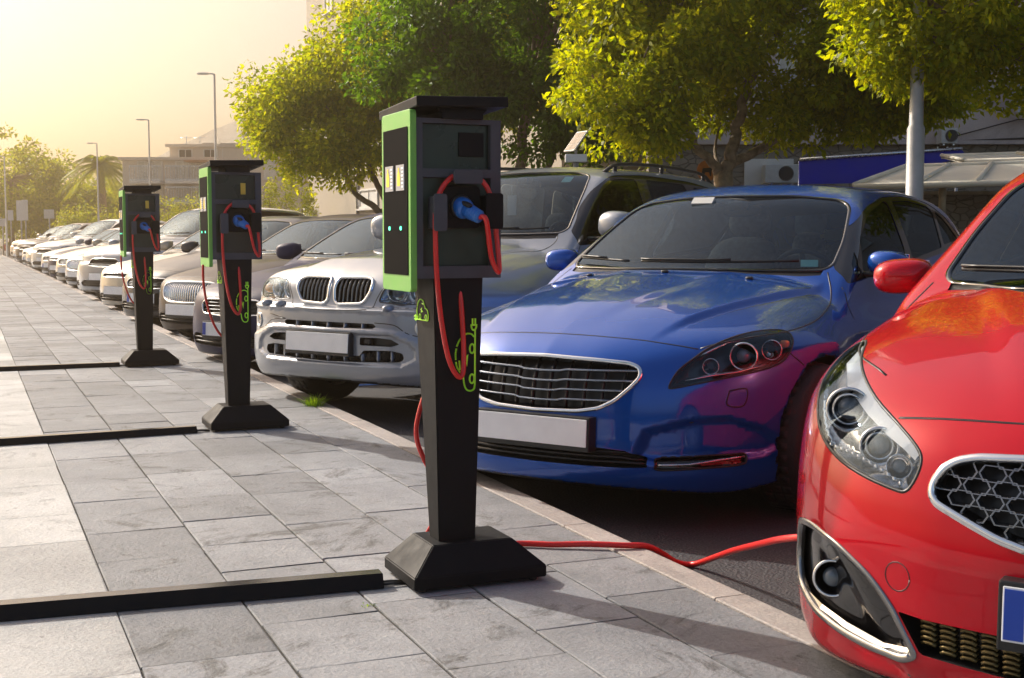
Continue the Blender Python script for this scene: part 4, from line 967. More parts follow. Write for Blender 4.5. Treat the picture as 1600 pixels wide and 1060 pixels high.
# ------------------------------------------------------------------ ground, road, kerb, pavement
KP = Vector((-.113, 5.65, 0)); KA = R(23.15)
def kw(d, s, z=0): return Vector((KP.x+d*math.cos(KA)-s*math.sin(KA), KP.y+d*math.sin(KA)+s*math.cos(KA), z))
def node_mat(name):
    m = bpy.data.materials.new(name); m.use_nodes = True; return m, m.node_tree, m.node_tree.nodes['Principled BSDF']
def N_(n, t, **kw_):
    k = n.nodes.new(t)
    for a, v in kw_.items(): setattr(k, a, v)
    return k
def ramp(n, fac, stops):
    r = n.nodes.new('ShaderNodeValToRGB'); e = r.color_ramp.elements
    while len(e) < len(stops): e.new(.5)
    for el, (p, c) in zip(e, stops): el.position = p; el.color = (*c, 1) if len(c) == 3 else c
    n.links.new(fac, r.inputs[0]); return r
def noise(n, vec, scale, detail=6, rough=.6, dist=0):
    t = n.nodes.new('ShaderNodeTexNoise'); t.inputs['Scale'].default_value = scale; t.inputs['Detail'].default_value = detail; t.inputs['Roughness'].default_value = rough; t.inputs['Distortion'].default_value = dist
    n.links.new(vec, t.inputs['Vector']); return t
def mixc(n, fac, a, b, blend='MIX'):
    x = n.nodes.new('ShaderNodeMix'); x.data_type = 'RGBA'; x.blend_type = blend
    for k, v in ((0, fac), (6, a), (7, b)):
        if isinstance(v, (int, float)): x.inputs[k].default_value = v
        elif isinstance(v, tuple): x.inputs[k].default_value = (*v, 1)
        else: n.links.new(v, x.inputs[k])
    return x.outputs[2]
def bumpn(n, b, h, st, dist=.01, prev=None):
    k = n.nodes.new('ShaderNodeBump'); k.inputs['Strength'].default_value = st; k.inputs['Distance'].default_value = dist; n.links.new(h, k.inputs['Height'])
    if prev: n.links.new(prev, k.inputs['Normal'])
    n.links.new(k.outputs[0], b.inputs['Normal']); return k.outputs[0]
def stone(name, lo, hi, stain=.5):
    m, n, b = node_mat(name); tc = N_(n, 'ShaderNodeTexCoord'); v = tc.outputs['Object']
    a = N_(n, 'ShaderNodeAttribute'); a.attribute_name = 'tone'
    big = noise(n, v, 1.3, 5, .6); mid = noise(n, v, 9, 8, .7); fine = noise(n, v, 90, 4, .7)
    c = mixc(n, mid.outputs[0], lo, hi)
    c = mixc(n, .5, c, ramp(n, big.outputs[0], [(.35,(.28,.28,.28)),(.65,(.62,.62,.62))]).outputs[0], 'OVERLAY')
    c = mixc(n, .35, c, ramp(n, fine.outputs[0], [(.3,(.25,.25,.25)),(.7,(.75,.75,.75))]).outputs[0], 'OVERLAY')
    st = noise(n, v, 3.2, 12, .80, .9); sr = ramp(n, st.outputs[0], [(.54,(0,0,0)),(.64,(1,1,1))])
    ms = N_(n, 'ShaderNodeMath', operation='MULTIPLY'); n.links.new(sr.outputs[0], ms.inputs[0]); ms.inputs[1].default_value = stain
    c = mixc(n, ms.outputs[0], c, (.07,.068,.066))
    sp = noise(n, v, 17, 4, .6, .4); s2 = ramp(n, sp.outputs[0], [(.66,(0,0,0)),(.71,(1,1,1))]); ms2 = N_(n, 'ShaderNodeMath', operation='MULTIPLY'); n.links.new(s2.outputs[0], ms2.inputs[0]); ms2.inputs[1].default_value = .5
    c = mixc(n, ms2.outputs[0], c, (.06,.058,.055))
    mul = N_(n, 'ShaderNodeVectorMath', operation='SCALE'); n.links.new(c, mul.inputs[0]); n.links.new(a.outputs['Fac'], mul.inputs['Scale']); n.links.new(mul.outputs[0], b.inputs['Base Color'])
    b.inputs['Roughness'].default_value = .72
    vo = N_(n, 'ShaderNodeTexVoronoi'); vo.inputs['Scale'].default_value = 55; n.links.new(v, vo.inputs['Vector'])
    p = bumpn(n, b, fine.outputs[0], .55, .006); p = bumpn(n, b, mid.outputs[0], .5, .012, p); bumpn(n, b, vo.outputs['Distance'], .25, .004, p)
    return m
SLAB = stone('pavement_stone', (.165,.170,.180), (.30,.305,.318), .95); LIGHTSLAB = stone('light_pavement', (.38,.378,.37), (.50,.495,.485), .4); KERBM = stone('kerb_stone', (.30,.26,.24), (.42,.38,.35), .3)
def slabs(name, lanes, m, s0=-8, s1=110, ln=(.40,.62), gap=.009, dz=.0025, z0=-.05, thick=None):
    b = B(); ly = b.verts.layers.float.new('tone'); rnd = random.Random(5)
    def put(x0, x1, y0, y1, z, c, t):
        P = [(x0,y0,z0),(x1,y0,z0),(x1,y1,z0),(x0,y1,z0),(x0,y0,z-c),(x1,y0,z-c),(x1,y1,z-c),(x0,y1,z-c),(x0+c,y0+c,z),(x1-c,y0+c,z),(x1-c,y1-c,z),(x0+c,y1-c,z)]
        tl = [rnd.uniform(-dz, dz)*.5 for _ in range(4)]
        v = [b.verts.new((p[0]+(rnd.uniform(-.0022,.0022)), p[1]+rnd.uniform(-.003,.003), p[2]+(tl[i%4] if i >= 4 else 0))) for i, p in enumerate(P)]
        for k in v: k[ly] = t
        for i in range(4): b.faces.new((v[i], v[(i+1)%4], v[4+(i+1)%4], v[4+i])); b.faces.new((v[4+i], v[4+(i+1)%4], v[8+(i+1)%4], v[8+i]))
        b.faces.new(v[8:])
    for (x0, x1, lmin, lmax) in lanes:
        s = s0+rnd.uniform(0,.5)
        while s < s1:
            l = rnd.uniform(lmin, lmax)*(1 if s < 45 else 3); put(x0+gap/2, x1-gap/2, s+gap*.35, s+l-gap*.35, rnd.uniform(-dz, dz)*.6, .0018, rnd.choice((.80,.90,1,1.08,1.18))*rnd.uniform(.96,1.04)); s += l
    o = obj(name, b, m); o.location = KP; o.rotation_euler = (0,0,KA); tag(o, kind='structure'); return o
def setting():
    # earth, asphalt
    m, n, b = node_mat('earth'); tc = N_(n, 'ShaderNodeTexCoord'); t = noise(n, tc.outputs['Object'], .4); n.links.new(ramp(n, t.outputs[0], [(.3,(.10,.09,.07)),(.7,(.17,.15,.12))]).outputs[0], b.inputs['Base Color']); b.inputs['Roughness'].default_value = .9
    g = B(); quad(g, (-198,-11,-.13),(233,-11,-.13),(233,268,-.13),(-198,268,-.13)); tag(obj('ground', g, m), kind='structure')
    m, n, b = node_mat('asphalt'); tc = N_(n, 'ShaderNodeTexCoord'); v = tc.outputs['Object']
    f = noise(n, v, 120, 5, .75); big = noise(n, v, .9, 6); vo = N_(n, 'ShaderNodeTexVoronoi'); vo.inputs['Scale'].default_value = 85; n.links.new(v, vo.inputs['Vector'])
    c = ramp(n, f.outputs[0], [(.32,(.022,.021,.023)),(.55,(.055,.053,.057)),(.78,(.17,.16,.165))]).outputs[0]
    c = mixc(n, .6, c, ramp(n, big.outputs[0], [(.3,(.32,.32,.32)),(.7,(.66,.66,.66))]).outputs[0], 'OVERLAY'); n.links.new(c, b.inputs['Base Color']); b.inputs['Roughness'].default_value = .85
    p = bumpn(n, b, vo.outputs['Distance'], .8, .006); bumpn(n, b, f.outputs[0], .5, .006, p)
    g = B(); quad(g, (-.02,-12,0),(26,-12,0),(26,130,0),(-.02,130,0)); o = obj('road', g, m); o.location = (KP.x, KP.y, -.1); o.rotation_euler = (0,0,KA); tag(o, kind='structure')
    m = mat('blue_line_paint', (.03,.12,.38), .7, noise=.4, nscale=14); g = B(); quad(g, (-.16,-.045,0),(.16,-.045,0),(.16,.045,0),(-.16,.045,0)); o = obj('bay_marking', g, m); o.location = (-1.06, 10.0, -.096); o.rotation_euler = (0,0,KA); tag(o, kind='structure')
    # joints between slabs: a bed of dirt just below
    m, n, b = node_mat('joint_dirt'); tc = N_(n, 'ShaderNodeTexCoord'); t = noise(n, tc.outputs['Object'], 30, 6); n.links.new(ramp(n, t.outputs[0], [(.35,(.022,.020,.018)),(.7,(.07,.065,.058))]).outputs[0], b.inputs['Base Color']); b.inputs['Roughness'].default_value = .95; bumpn(n, b, t.outputs[0], .8, .01)
    g = B(); quad(g, (-40,-10,-.0065),(-.13,-10,-.0065),(-.13,130,-.0065),(-40,130,-.0065)); o = obj('pavement_bed', g, m); o.location = KP; o.rotation_euler = (0,0,KA); tag(o, kind='structure')
    slabs('pavement', [(-.41,-.125,.38,.62),(-.73,-.41,.38,.62),(-1.06,-.73,.38,.62),(-1.40,-1.06,.36,.60),(-1.75,-1.40,.38,.62)], SLAB)
    lanes = []; x = -1.75
    while x > -34: lanes.append((x-(.9 if x > -8 else 2.4), x, .42, .8)); x -= (.9 if x > -8 else 2.4)
    slabs('light_pavement', lanes, LIGHTSLAB, gap=.004, dz=.001)
    b = B(); ly = b.verts.layers.float.new('tone'); rnd = random.Random(3); s = -8
    while s < 130:
        l = rnd.uniform(.9,1.15); y0, y1 = s+.003, s+l-.003; tn = rnd.uniform(.85,1.12); dx = rnd.uniform(-.004,.004)
        prof = [(-.118,-.2),(-.118,-.003),(-.115,.001),(-.02+dx,.001),(-.008+dx,-.003),(-.001+dx,-.012),(dx,-.03),(dx,-.2)]
        A = [b.verts.new((x, y0, z)) for x, z in prof]; C2 = [b.verts.new((x, y1, z)) for x, z in prof]
        for k in A+C2: k[ly] = tn
        for i in range(len(prof)-1): b.faces.new((A[i], C2[i], C2[i+1], A[i+1]))
        b.faces.new(A); b.faces.new(C2[::-1]); s += l
    bmesh.ops.recalc_face_normals(b, faces=b.faces)
    o = obj('kerb', b, KERBM); o.location = KP; o.rotation_euler = (0,0,KA); tag(o, kind='structure')
# ------------------------------------------------------------------ charging posts
PBLK = mat('post_black', (.010,.0105,.012), .6, .0, spec=.12, noise=.15, nscale=14, bump=.05, bscale=300)
PGRY = mat('post_grey', (.065,.068,.080), .58, .0, spec=.25, noise=.12, nscale=12, bump=.05, bscale=300)
INSB = mat('inset_black', (.006,.006,.0065), .7, spec=.02); SHEEN = mat('cover_top_sheen', (.05,.05,.052), .22, .6)
PGRN = mat('panel_green', (.16,.42,.07), .5, noise=.05, nscale=20); PDGR = mat('pocket_glow_tint', (.020,.034,.024), .30, .1, noise=.4, nscale=5)  # pockets: the green glow inside is tinted into their dark colour
CABR = mat('cable_red', (.62,.012,.010), .35, coat=.3); CONB = mat('connector_blue', (.01,.14,.50), .35, coat=.3); LIME = mat('lime_marking', (.50,1.0,.04), .45)
SCRW = mat('screen_white', (.5,.52,.55), .2, emit=(.55,.58,.62), es=.5); SCRY = mat('screen_yellow', (.75,.5,.03), .2, emit=(.8,.5,.02), es=.5); SCRG = mat('screen_grey', (.2,.22,.25), .2, emit=(.2,.22,.26), es=.4)
LEDG = mat('led_green', (.1,.8,.5), .3, emit=(.1,1,.55), es=1.6); LBLY = mat('label_amber', (.62,.42,.05), .5, noise=.1)
def strip(b, P, w_, n=Vector((0,-1,0)), t=.0012, closed=False):
    """thin raised band along a polyline lying on a flat face with normal n"""
    P = [Vector(p) for p in P]
    for i in range(len(P) if closed else len(P)-1):
        a, c = P[i], P[(i+1)%len(P)]; d = (c-a); L_ = d.length
        if L_ < 1e-6: continue
        d /= L_; x = d.cross(n).normalized()*w_/2; a = a-d*w_*.35; c = c+d*w_*.35
        vs = [b.verts.new(q) for q in (a-x+n*t, c-x+n*t, c+x+n*t, a+x+n*t, a-x-n*.001, c-x-n*.001, c+x-n*.001, a+x-n*.001)]
        for q in ((0,1,2,3),(0,4,5,1),(1,5,6,2),(2,6,7,3),(3,7,4,0)): b.faces.new([vs[k] for k in q])
def circ(cx, cz, r, n=16, a0=0, a1=360): return [(cx+r*math.cos(R(a0+(a1-a0)*k/n)), cz+r*math.sin(R(a0+(a1-a0)*k/n))) for k in range(n+1)]
def ev_icon(b, T, sc_):
    """side view of a car with a plug; drawn nose down. T maps (u, v) to the face"""
    sm = lambda P: [(p.x, p.y) for p in smooth_path([(a, c, 0) for a, c in P], 5)]
    lines = [[(.0,.04),(.90,.04)], circ(.30,.135,.075,18), circ(.80,.135,.075,18), sm([(.90,.04),(.97,.07),(1.0,.17),(.98,.30),(.90,.38),(.76,.42)]), sm([(.76,.42),(.69,.52),(.60,.62),(.52,.655)]), sm([(.47,.665),(.38,.67),(.30,.65)]), sm([(.25,.63),(.16,.55),(.10,.45)]), sm([(.08,.40),(.05,.30),(.06,.16),(.10,.08)]),
             [(.64,.53),(.50,.55)], [(.0,.04),(-.01,.08)], circ(-.09,.08,.085,10,-90,90), [(-.09,-.005),(-.09,.165)], [(-.09,.035),(-.19,.035)], [(-.09,.125),(-.19,.125)]]
    for l in lines: strip(b, [T(u, v) for u, v in l], .0042*sc_, T.n)
    for tri in ([(.36,.36),(.53,.44),(.47,.33)],[(.44,.38),(.60,.30),(.39,.26)]):
        vs = [b.verts.new(T(u, v)+T.n*.0012) for u, v in tri]; b.faces.new(vs)
class FaceMap:
    def __init__(s, o, u, v, n): s.o, s.u, s.v, s.n = Vector(o), Vector(u), Vector(v), Vector(n).normalized()
    def __call__(s, a, b): return s.o+s.u*a+s.v*b
def post(label, loc, near=False):
    root = thing('charging_post', label, 'charging station', (loc[0], loc[1], 0), KA, 'charging posts along the pavement')
    # foot: skirt, sloping sides, flat top, small feet
    b = B(); W, D, h0, h1, h2 = .215, .149, .012, .048, .128
    rings = [[(-W,-D,h0),(W,-D,h0),(W,D,h0),(-W,D,h0)], [(-W,-D,h1),(W,-D,h1),(W,D,h1),(-W,D,h1)], [(-.135,-.085,h2),(.125,-.085,h2),(.125,.10,h2),(-.135,.10,h2)]]
    vr = [[b.verts.new(p) for p in r] for r in rings]
    b.faces.new(vr[0][::-1]); b.faces.new(vr[2])
    for a, c in zip(vr, vr[1:]):
        for i in range(4): b.faces.new((a[i], a[(i+1)%4], c[(i+1)%4], c[i]))
    bmesh.ops.bevel(b, geom=list(b.edges), offset=.003, segments=2, affect='EDGES'); obj('foot', b, PBLK, root)
    for sx in (-.18,.18):
        for sy in (-.12,.12): b = B(); lathe(b, [(.012,0),(.014,.003),(.014,.008),(.008,.013)], Matrix.Translation((sx,sy,0)), 12); obj('levelling_foot', b, BLK, root, True)
    # column, widening upwards
    b = B(); cx, cy = -.04, .02
    lo = [(cx-.060,-.045),(cx+.060,-.045),(cx+.060,.045),(cx-.060,.045)]; hi = [(cx-.080,-.062),(cx+.080,-.062),(cx+.080,.125),(cx-.080,.125)]
    A = [b.verts.new((x,y,.127)) for x, y in lo]; C2 = [b.verts.new((x,y,.945)) for x, y in hi]
    for i in range(4): b.faces.new((A[i], A[(i+1)%4], C2[(i+1)%4], C2[i]))
    b.faces.new(C2); bmesh.ops.bevel(b, geom=list(b.edges), offset=.004, segments=2, affect='EDGES'); obj('column', b, PBLK, root)
    # housing: a frame round two pockets on the wide face
    x0, x1, y0, y1, z0, z1 = -.175, .095, -.07, .165, .935, 1.41
    H = thing('housing', None, None); H.parent = root
    b = B(); f = .006
    box(b, (x0,y0+.03,z0), (x1,y1,z1), bev=.003)
    for (a, c, d, e) in ((x0,-.155,z0,z1),(.062,x1,z0,z1),(-.155,.062,z0,.972),(-.155,.062,1.236,1.262),(-.155,.062,1.396,z1)): box(b, (a,y0,d), (c,y0+.031,e))
    obj('case', b, PGRY, H)
    b = B(); box(b, (-.154,y0+.020,1.263), (.061,y0+.0295,1.395)); obj('upper_pocket', b, PDGR, H)
    b = B(); box(b, (-.154,y0+.020,.973), (.061,y0+.0295,1.235)); obj('lower_pocket', b, PDGR, H)
    b = B()
    if near: box(b, (-.035,y0+.014,1.30), (.045,y0+.020,1.372), bev=.001); obj('cover_plate', b, PBLK, H)
    else: box(b, (-.015,y0+.014,1.290), (.012,y0+.020,1.352), bev=.001); obj('amber_label', b, LBLY, H)
    # cable hooks: one above, one either side, round the socket plate
    def hook(nm, a, c, d, e, p=.05):
        q = rounded([(a,d),(c,d),(c,e),(a,e)], .010, 4); b = B(); prism(b, q, y0-p, y0-p+.007, bev=.0015); prism(b, rounded([(a+.006,d+.006),(c-.006,d+.006),(c-.006,e-.006),(a+.006,e-.006)], .006, 3), y0-p+.007, y0+.02); obj(nm, b, PGRY if nm != 'cable_hook_dark' else PBLK, H)
    hook('cable_hook', -.075,.017,1.216,1.258); hook('cable_hook', -.138,-.096,1.076,1.186)
    b = B(); prism(b, rounded([(.027,1.083),(.083,1.083),(.083,1.190),(.027,1.190)], .01, 4), y0-.05, y0-.043, bev=.0015); prism(b, rounded([(.033,1.09),(.062,1.09),(.062,1.184),(.033,1.184)], .006, 3), y0-.043, y0+.02); obj('cable_hook', b, PBLK, H)
    b = B(); prism(b, rounded([(-.096,1.085),(.026,1.085),(.026,1.212),(-.096,1.212)], .018, 4), y0-.006, y0+.019, bev=.002); obj('socket_plate', b, PBLK, H)
    # plug in its socket
    Q = Matrix.Translation((-.040,y0-.006,1.150))@Matrix.Rotation(R(90), 4, 'X'); b = B(); lathe(b, [(.034,-.002),(.036,.010),(.032,.016),(.026,.016),(.026,.004)], Q, 28, cap=False); lathe(b, [(.026,.004),(.001,.004)], Q, 28, cap=False); obj('socket', b, BLK, H, True)
    pl = thing('plug', None, None); pl.parent = root; pl['label'] = 'blue charging plug on a red cable'
    d = Vector((.34,-.80,-.34)).normalized(); Q = Matrix.Translation((-.040,y0-.008,1.150))@d.to_track_quat('Z','Y').to_matrix().to_4x4()
    b = B(); lathe(b, [(.022,-.012),(.031,-.006),(.032,.018),(.029,.028),(.024,.032)], Q, 28); lathe(b, [(.0235,.030),(.0215,.050),(.019,.072),(.017,.088),(.013,.092)], Q, 24)
    for k in range(5): lathe(b, [(.0195-.0006*k,.046+k*.009),(.0225-.0006*k,.048+k*.009),(.0225-.0006*k,.051+k*.009),(.0195-.0006*k,.053+k*.009)], Q, 20, cap=False)
    obj('plug_body', b, CONB, pl, True)
    b = B(); superell(b, Q@Matrix.Translation((-.012,.02,.036)), .011, .007, .020, 3); obj('release_button', b, BLK, pl, True)
    # cables
    e = Q@Vector((0,0,.088))
    b = B(); tube(b, smooth_path([e, e+d*.03, (.035,y0-.07,1.00), (.060,y0-.06,.955), (.073,y0-.04,.972), (.072,y0-.025,1.05), (.058,y0-.022,1.16), (.030,y0-.02,1.222), (-.03,y0-.02,1.248), (-.085,y0-.02,1.225), (-.120,y0-.022,1.16), (-.127,y0-.03,1.05), (-.124,y0-.035,.93), (-.110,y0-.035,.80), (-.085,y0-.03,.69), (-.055,y0-.025,.640), (-.035,y0-.015,.655), (-.028,y0+.0,.74), (-.032,y0+.012,.87), (-.036,y0+.03,.945)], 8), .0078, 10); obj('front_cable', b, CABR, root, True)
    b = B()
    if near: tube(b, smooth_path([(-.02,.12,.94),(-.02,.14,.80),(-.045,.15,.64),(-.090,.15,.52),(-.105,.15,.43),(-.082,.14,.35),(-.04,.13,.27),(-.03,.13,.19),(-.062,.165,.11),(-.085,.20,.03),(-.04,.21,.012),(.05,.20,.010),(.20,.18,.012)], 8), .0078, 10)
    else: tube(b, smooth_path([(-.200,.10,.905),(-.198,.10,.80),(-.180,.10,.68),(-.14,.10,.56),(-.09,.10,.50),(-.04,.105,.55),(-.03,.11,.80),(-.03,.11,.94)], 8), .0070, 10)
    obj('rear_cable', b, CABR, root, True)
    # green side panel with two screens
    sp = thing('side_panel', None, None); sp.parent = root; xx = x0
    YZ = lambda P: [(y, z) for y, z in P]
    def side(b, P, xa, xb, bev=0):   # polygon in y,z, from x=xa to xb
        M = Matrix(((0,1,0,0),(1,0,0,0),(0,0,1,0),(0,0,0,1)))
        prism(b, P, xa, xb, M, bev)
    b = B(); side(b, rounded([(-.073,.895),(.205,.895),(.205,1.435),(-.073,1.435)], .016, 5), xx-.020, xx-.0002, .002); obj('green_frame', b, PGRN, sp)
    b = B(); side(b, rounded([(-.052,.945),(.182,.945),(.182,1.385),(-.052,1.385)], .004, 3), xx-.0225, xx-.0205); obj('black_inset', b, INSB, sp)
    for (ya, yb) in ((-.025,.052),(.080,.158)):
        b = B(); side(b, [(ya,1.198),(yb,1.198),(yb,1.275),(ya,1.275)], xx-.0242, xx-.0230); s_ = obj('screen', b, SCRG, sp)
        b = B(); my = yb-.028   # pump symbol and rows of text-like dashes
        side(b, rounded([(my-.013,1.212),(my+.013,1.212),(my+.013,1.240),(my+.006,1.256),(my-.006,1.256),(my-.013,1.240)], .004, 2), xx-.0256, xx-.0244); side(b, [(my-.004,1.256),(my+.004,1.256),(my+.004,1.266),(my-.004,1.266)], xx-.0255, xx-.0245); obj('symbol', b, SCRY, sp)
        b = B()
        for i in range(6): side(b, [(ya+.006,1.206+i*.011),(ya+.020+.004*(i%2),1.206+i*.011),(ya+.020+.004*(i%2),1.212+i*.011),(ya+.006,1.212+i*.011)], xx-.0255, xx-.0246)
        obj('dashes', b, SCRW, sp)
    for yy in (.008,.118): b = B(); side(b, circ(yy,1.085,.0065,10)[:-1], xx-.0255, xx-.0230); obj('status_light', b, LEDG, sp)
    # roof panel on a bracket
    rf = thing('roof', None, None); rf.parent = root; M = Matrix.Translation((-.04,.07,1.448))@Matrix.Rotation(R(-1.6), 4, 'Y')@Matrix.Rotation(R(-2.2), 4, 'X')
    b = B(); box(b, (-.148,-.185,-.012), (.142,.185,.018), M, bev=.003); obj('roof_panel', b, PBLK, rf)
    b = B(); box(b, (-.10,-.09,1.409), (.03,.13,1.430)); prism(b, [(-.085,1.412),(.015,1.412),(.045,1.439),(-.115,1.439)], -.085, -.075); box(b, (-.08,-.0748,1.431), (.01,.12,1.442)); obj('bracket', b, PBLK, rf)
    b = B(); lathe(b, [(.0045,0),(.0045,.003),(.002,.004)], Matrix.Translation((-.035,-.0855,1.426))@Matrix.Rotation(R(90),4,'X'), 10); obj('screw', b, CHROME, rf)
    # lime markings, on the front and the side of the column
    z_t, z_b = .805, .590; yf = lambda z: -.045-.017*(z-.127)/.818
    fm = FaceMap((-.065, yf(.76)-.0012, .765), (.0,yf(.60)-yf(.76),-.165*1.0), (-.0+.0,0,0), (0,-1,-.02)); fm.v = Vector((-.10,0,0)); fm.u = Vector((0,yf(.59)-yf(.775),-.185)); fm.o = Vector((.018,yf(.775)-.0012,.775))
    b = B(); ev_icon(b, fm, 1.15); obj('lime_symbol', b, LIME, root, label='lime green outline of a car with a plug')
    xl = lambda z: cx-.060-.020*(z-.127)/.818
    fm = FaceMap((xl(.83)-.0012,.10,.80), (0,-.11,0), (xl(.9)-xl(.8),0,.10), (-1,0,-.02)); b = B(); ev_icon(b, fm, .8); obj('lime_symbol', b, LIME, root)
    return root
def cable_cover(label, a, c, w_=.085, h=.044):
    a, c = Vector((*a,0)), Vector((*c,0)); d = (c-a).normalized(); x = Vector((-d.y, d.x, 0))   # x points away from the camera
    b = B(); prof = [(0,.002),(.018,h),(w_-.012,h),(w_,.002)]; ends = []
    for P in (a, c): ends.append([b.verts.new(P+x*u+Vector((0,0,z))) for u, z in prof])
    for i in range(3): b.faces.new((ends[0][i], ends[1][i], ends[1][i+1], ends[0][i+1]))
    b.faces.new(ends[0]); b.faces.new(ends[1][::-1]); bmesh.ops.recalc_face_normals(b, faces=b.faces); bmesh.ops.bevel(b, geom=list(b.edges), offset=.002, segments=2, affect='EDGES')
    r = thing('cable_cover', label, 'cable cover', (0,0,0), 0, 'cable covers lying across the pavement')
    for f in b.faces:
        if f.normal.z > .85: f.material_index = 1  # tops get a paler, shinier material for the sky light on them
    obj('cover', b, [PBLK, SHEEN], r)
    for k in (.02,.045):
        b = B(); p = c+x*k+Vector((0,0,.010)); tube(b, [p-d*.02, p+d*.03, p+d*.07+Vector((0,0,-.004))], .005, 8); obj('lead', b, BLK, r, True)
    return r
def furniture():
    post('nearest and tallest black charging post, with green side panel and blue plug', (-.149, 3.942), True)
    p = post('middle charging post of the three, in front of the violet grey saloon', (-1.492, 7.10))
    q = copy_tree(p); q.location = (-3.0, 10.56, 0); q['label'] = 'farthest and smallest of the three charging posts'
    cable_cover('nearest black cable cover, running to the large charging post', (-3.0, 2.93), (-.385, 3.79))
    cable_cover('middle black cable cover, running to the second charging post', (-4.8, 5.36), (-1.70, 6.86), .08, .036)
    cable_cover('farthest black cable cover, running to the smallest charging post', (-6.5, 8.9), (-3.20, 10.40), .08, .036)
    b = B(); P = [(.02,4.16,.012),(.0,4.30,.012),(.14,4.30,.012),(.26,4.29,.016),(.38,4.28,.014),(.46,4.30,.006),(.52,4.34,-.03),(.575,4.40,-.075),(.635,4.42,-.088),(.685,4.30,-.035),(.722,4.12,.035),(.752,3.85,.122),(.78,3.58,.205),(.86,3.34,.27)]
    tube(b, smooth_path([(-.02,4.10,.012)]+P[1:], 10), .0105, 12); tag(obj('charging_cable', b, CABR, None, True), 'long red cable snaking over the kerb to the red car', 'cable')
    # tufts in the kerb joint
    gm = leafmat('grass_blade', (.10,.20,.02), (.20,.30,.03)); rnd = random.Random(2)
    def tuft(label, x, y, r, n, hgt):
        b = B()
        for k in range(n):
            a = rnd.uniform(0,6.283); q = rnd.uniform(0,r)**1; l = rnd.uniform(.5,1)*hgt; p = Vector((x+q*math.cos(a), y+q*math.sin(a), -.01)); o = Vector((math.cos(a), math.sin(a), 0)); sd = Vector((-o.y, o.x, 0))*rnd.uniform(.0015,.003); ln = rnd.uniform(.2,1.3)
            pts = [p+o*(l*ln*t*t)+Vector((0,0,l*(t-.35*t*t*ln))) for t in (0,.3,.6,.85,1)]; wd = (1,1,.8,.5,.05)
            V = [(b.verts.new(c-sd*w2), b.verts.new(c+sd*w2)) for c, w2 in zip(pts, wd)]
            for u, v in zip(V, V[1:]): b.faces.new((u[0], v[0], v[1], u[1]))
        return tag(obj('grass_tuft', b, gm), label, 'grass tuft')
    c = Vector((-.1555*8.0, 8.0, 0)); tuft('green grass tuft growing in the kerb joint under the silver off-roader', c.x, c.y, .07, 190, .10)
    k = kw(-.12, -3.0); tuft('tiny sprig of grass in the joint beside the nearest post', -.42, 3.62, .02, 26, .02)
# ------------------------------------------------------------------ trees
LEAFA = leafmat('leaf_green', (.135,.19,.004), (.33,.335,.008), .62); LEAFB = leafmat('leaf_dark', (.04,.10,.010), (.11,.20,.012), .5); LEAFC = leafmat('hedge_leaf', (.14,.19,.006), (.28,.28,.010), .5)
BARK = mat('bark', (.26,.19,.13), .9, noise=.45, nscale=14, bump=.9, bscale=22)
def leaves(C, rad, nper, size, rs, droop=.5, shape=None):
    """leaf blades scattered in clumps: C clump centres, rad clump radii; returns a mesh datablock with one folded blade per leaf"""
    n = len(C)*nper; c = np.repeat(C, nper, 0); r = np.repeat(rad, nper)
    v = rs.normal(size=(n,3)); v /= np.linalg.norm(v, axis=1)[:,None]; q = rs.uniform(.25,1,n)**.6
    p = c+v*(r*q)[:,None]*np.array([1,1,.75])
    ax = v+rs.normal(size=(n,3))*.7; ax[:,2] -= droop; ax /= np.linalg.norm(ax, axis=1)[:,None]
    sd = np.cross(ax, rs.normal(size=(n,3))); sd /= np.linalg.norm(sd, axis=1)[:,None]; up = np.cross(sd, ax)
    L_ = size*.82*rs.uniform(.6,1.25,n)[:,None]; W = L_*.50
    V = np.stack([p, p+ax*L_*.45+sd*W*.5+up*L_*.06, p+ax*L_-up*L_*.10, p+ax*L_*.45-sd*W*.5+up*L_*.06], 1).reshape(-1,3)
    F = np.arange(n*4).reshape(-1,4); me = bpy.data.meshes.new('crown')
    me.vertices.add(len(V)); me.vertices.foreach_set('co', V.ravel()); me.loops.add(n*4); me.loops.foreach_set('vertex_index', F.ravel())
    me.polygons.add(n); me.polygons.foreach_set('loop_start', np.arange(0, n*4, 4)); me.polygons.foreach_set('loop_total', np.full(n, 4)); me.update(); me.validate(); return me
def crown_points(rs, blobs, n):
    """clump centres near the surface of a union of ellipsoids (cx,cy,cz,rx,ry,rz)"""
    out = []; B_ = np.array(blobs); wt = (B_[:,3]*B_[:,4]*B_[:,5])**.67; wt /= wt.sum()
    while len(out) < n:
        k = rs.choice(len(B_), p=wt); v = rs.normal(size=3); v /= np.linalg.norm(v); f = rs.uniform(.15,1)**.45
        p = B_[k,:3]+v*B_[k,3:]*f; inn = False
        for j in range(len(B_)):
            if j != k and (((p-B_[j,:3])/B_[j,3:])**2).sum() < .35: inn = True
        if not inn: out.append(p)
    return np.array(out)
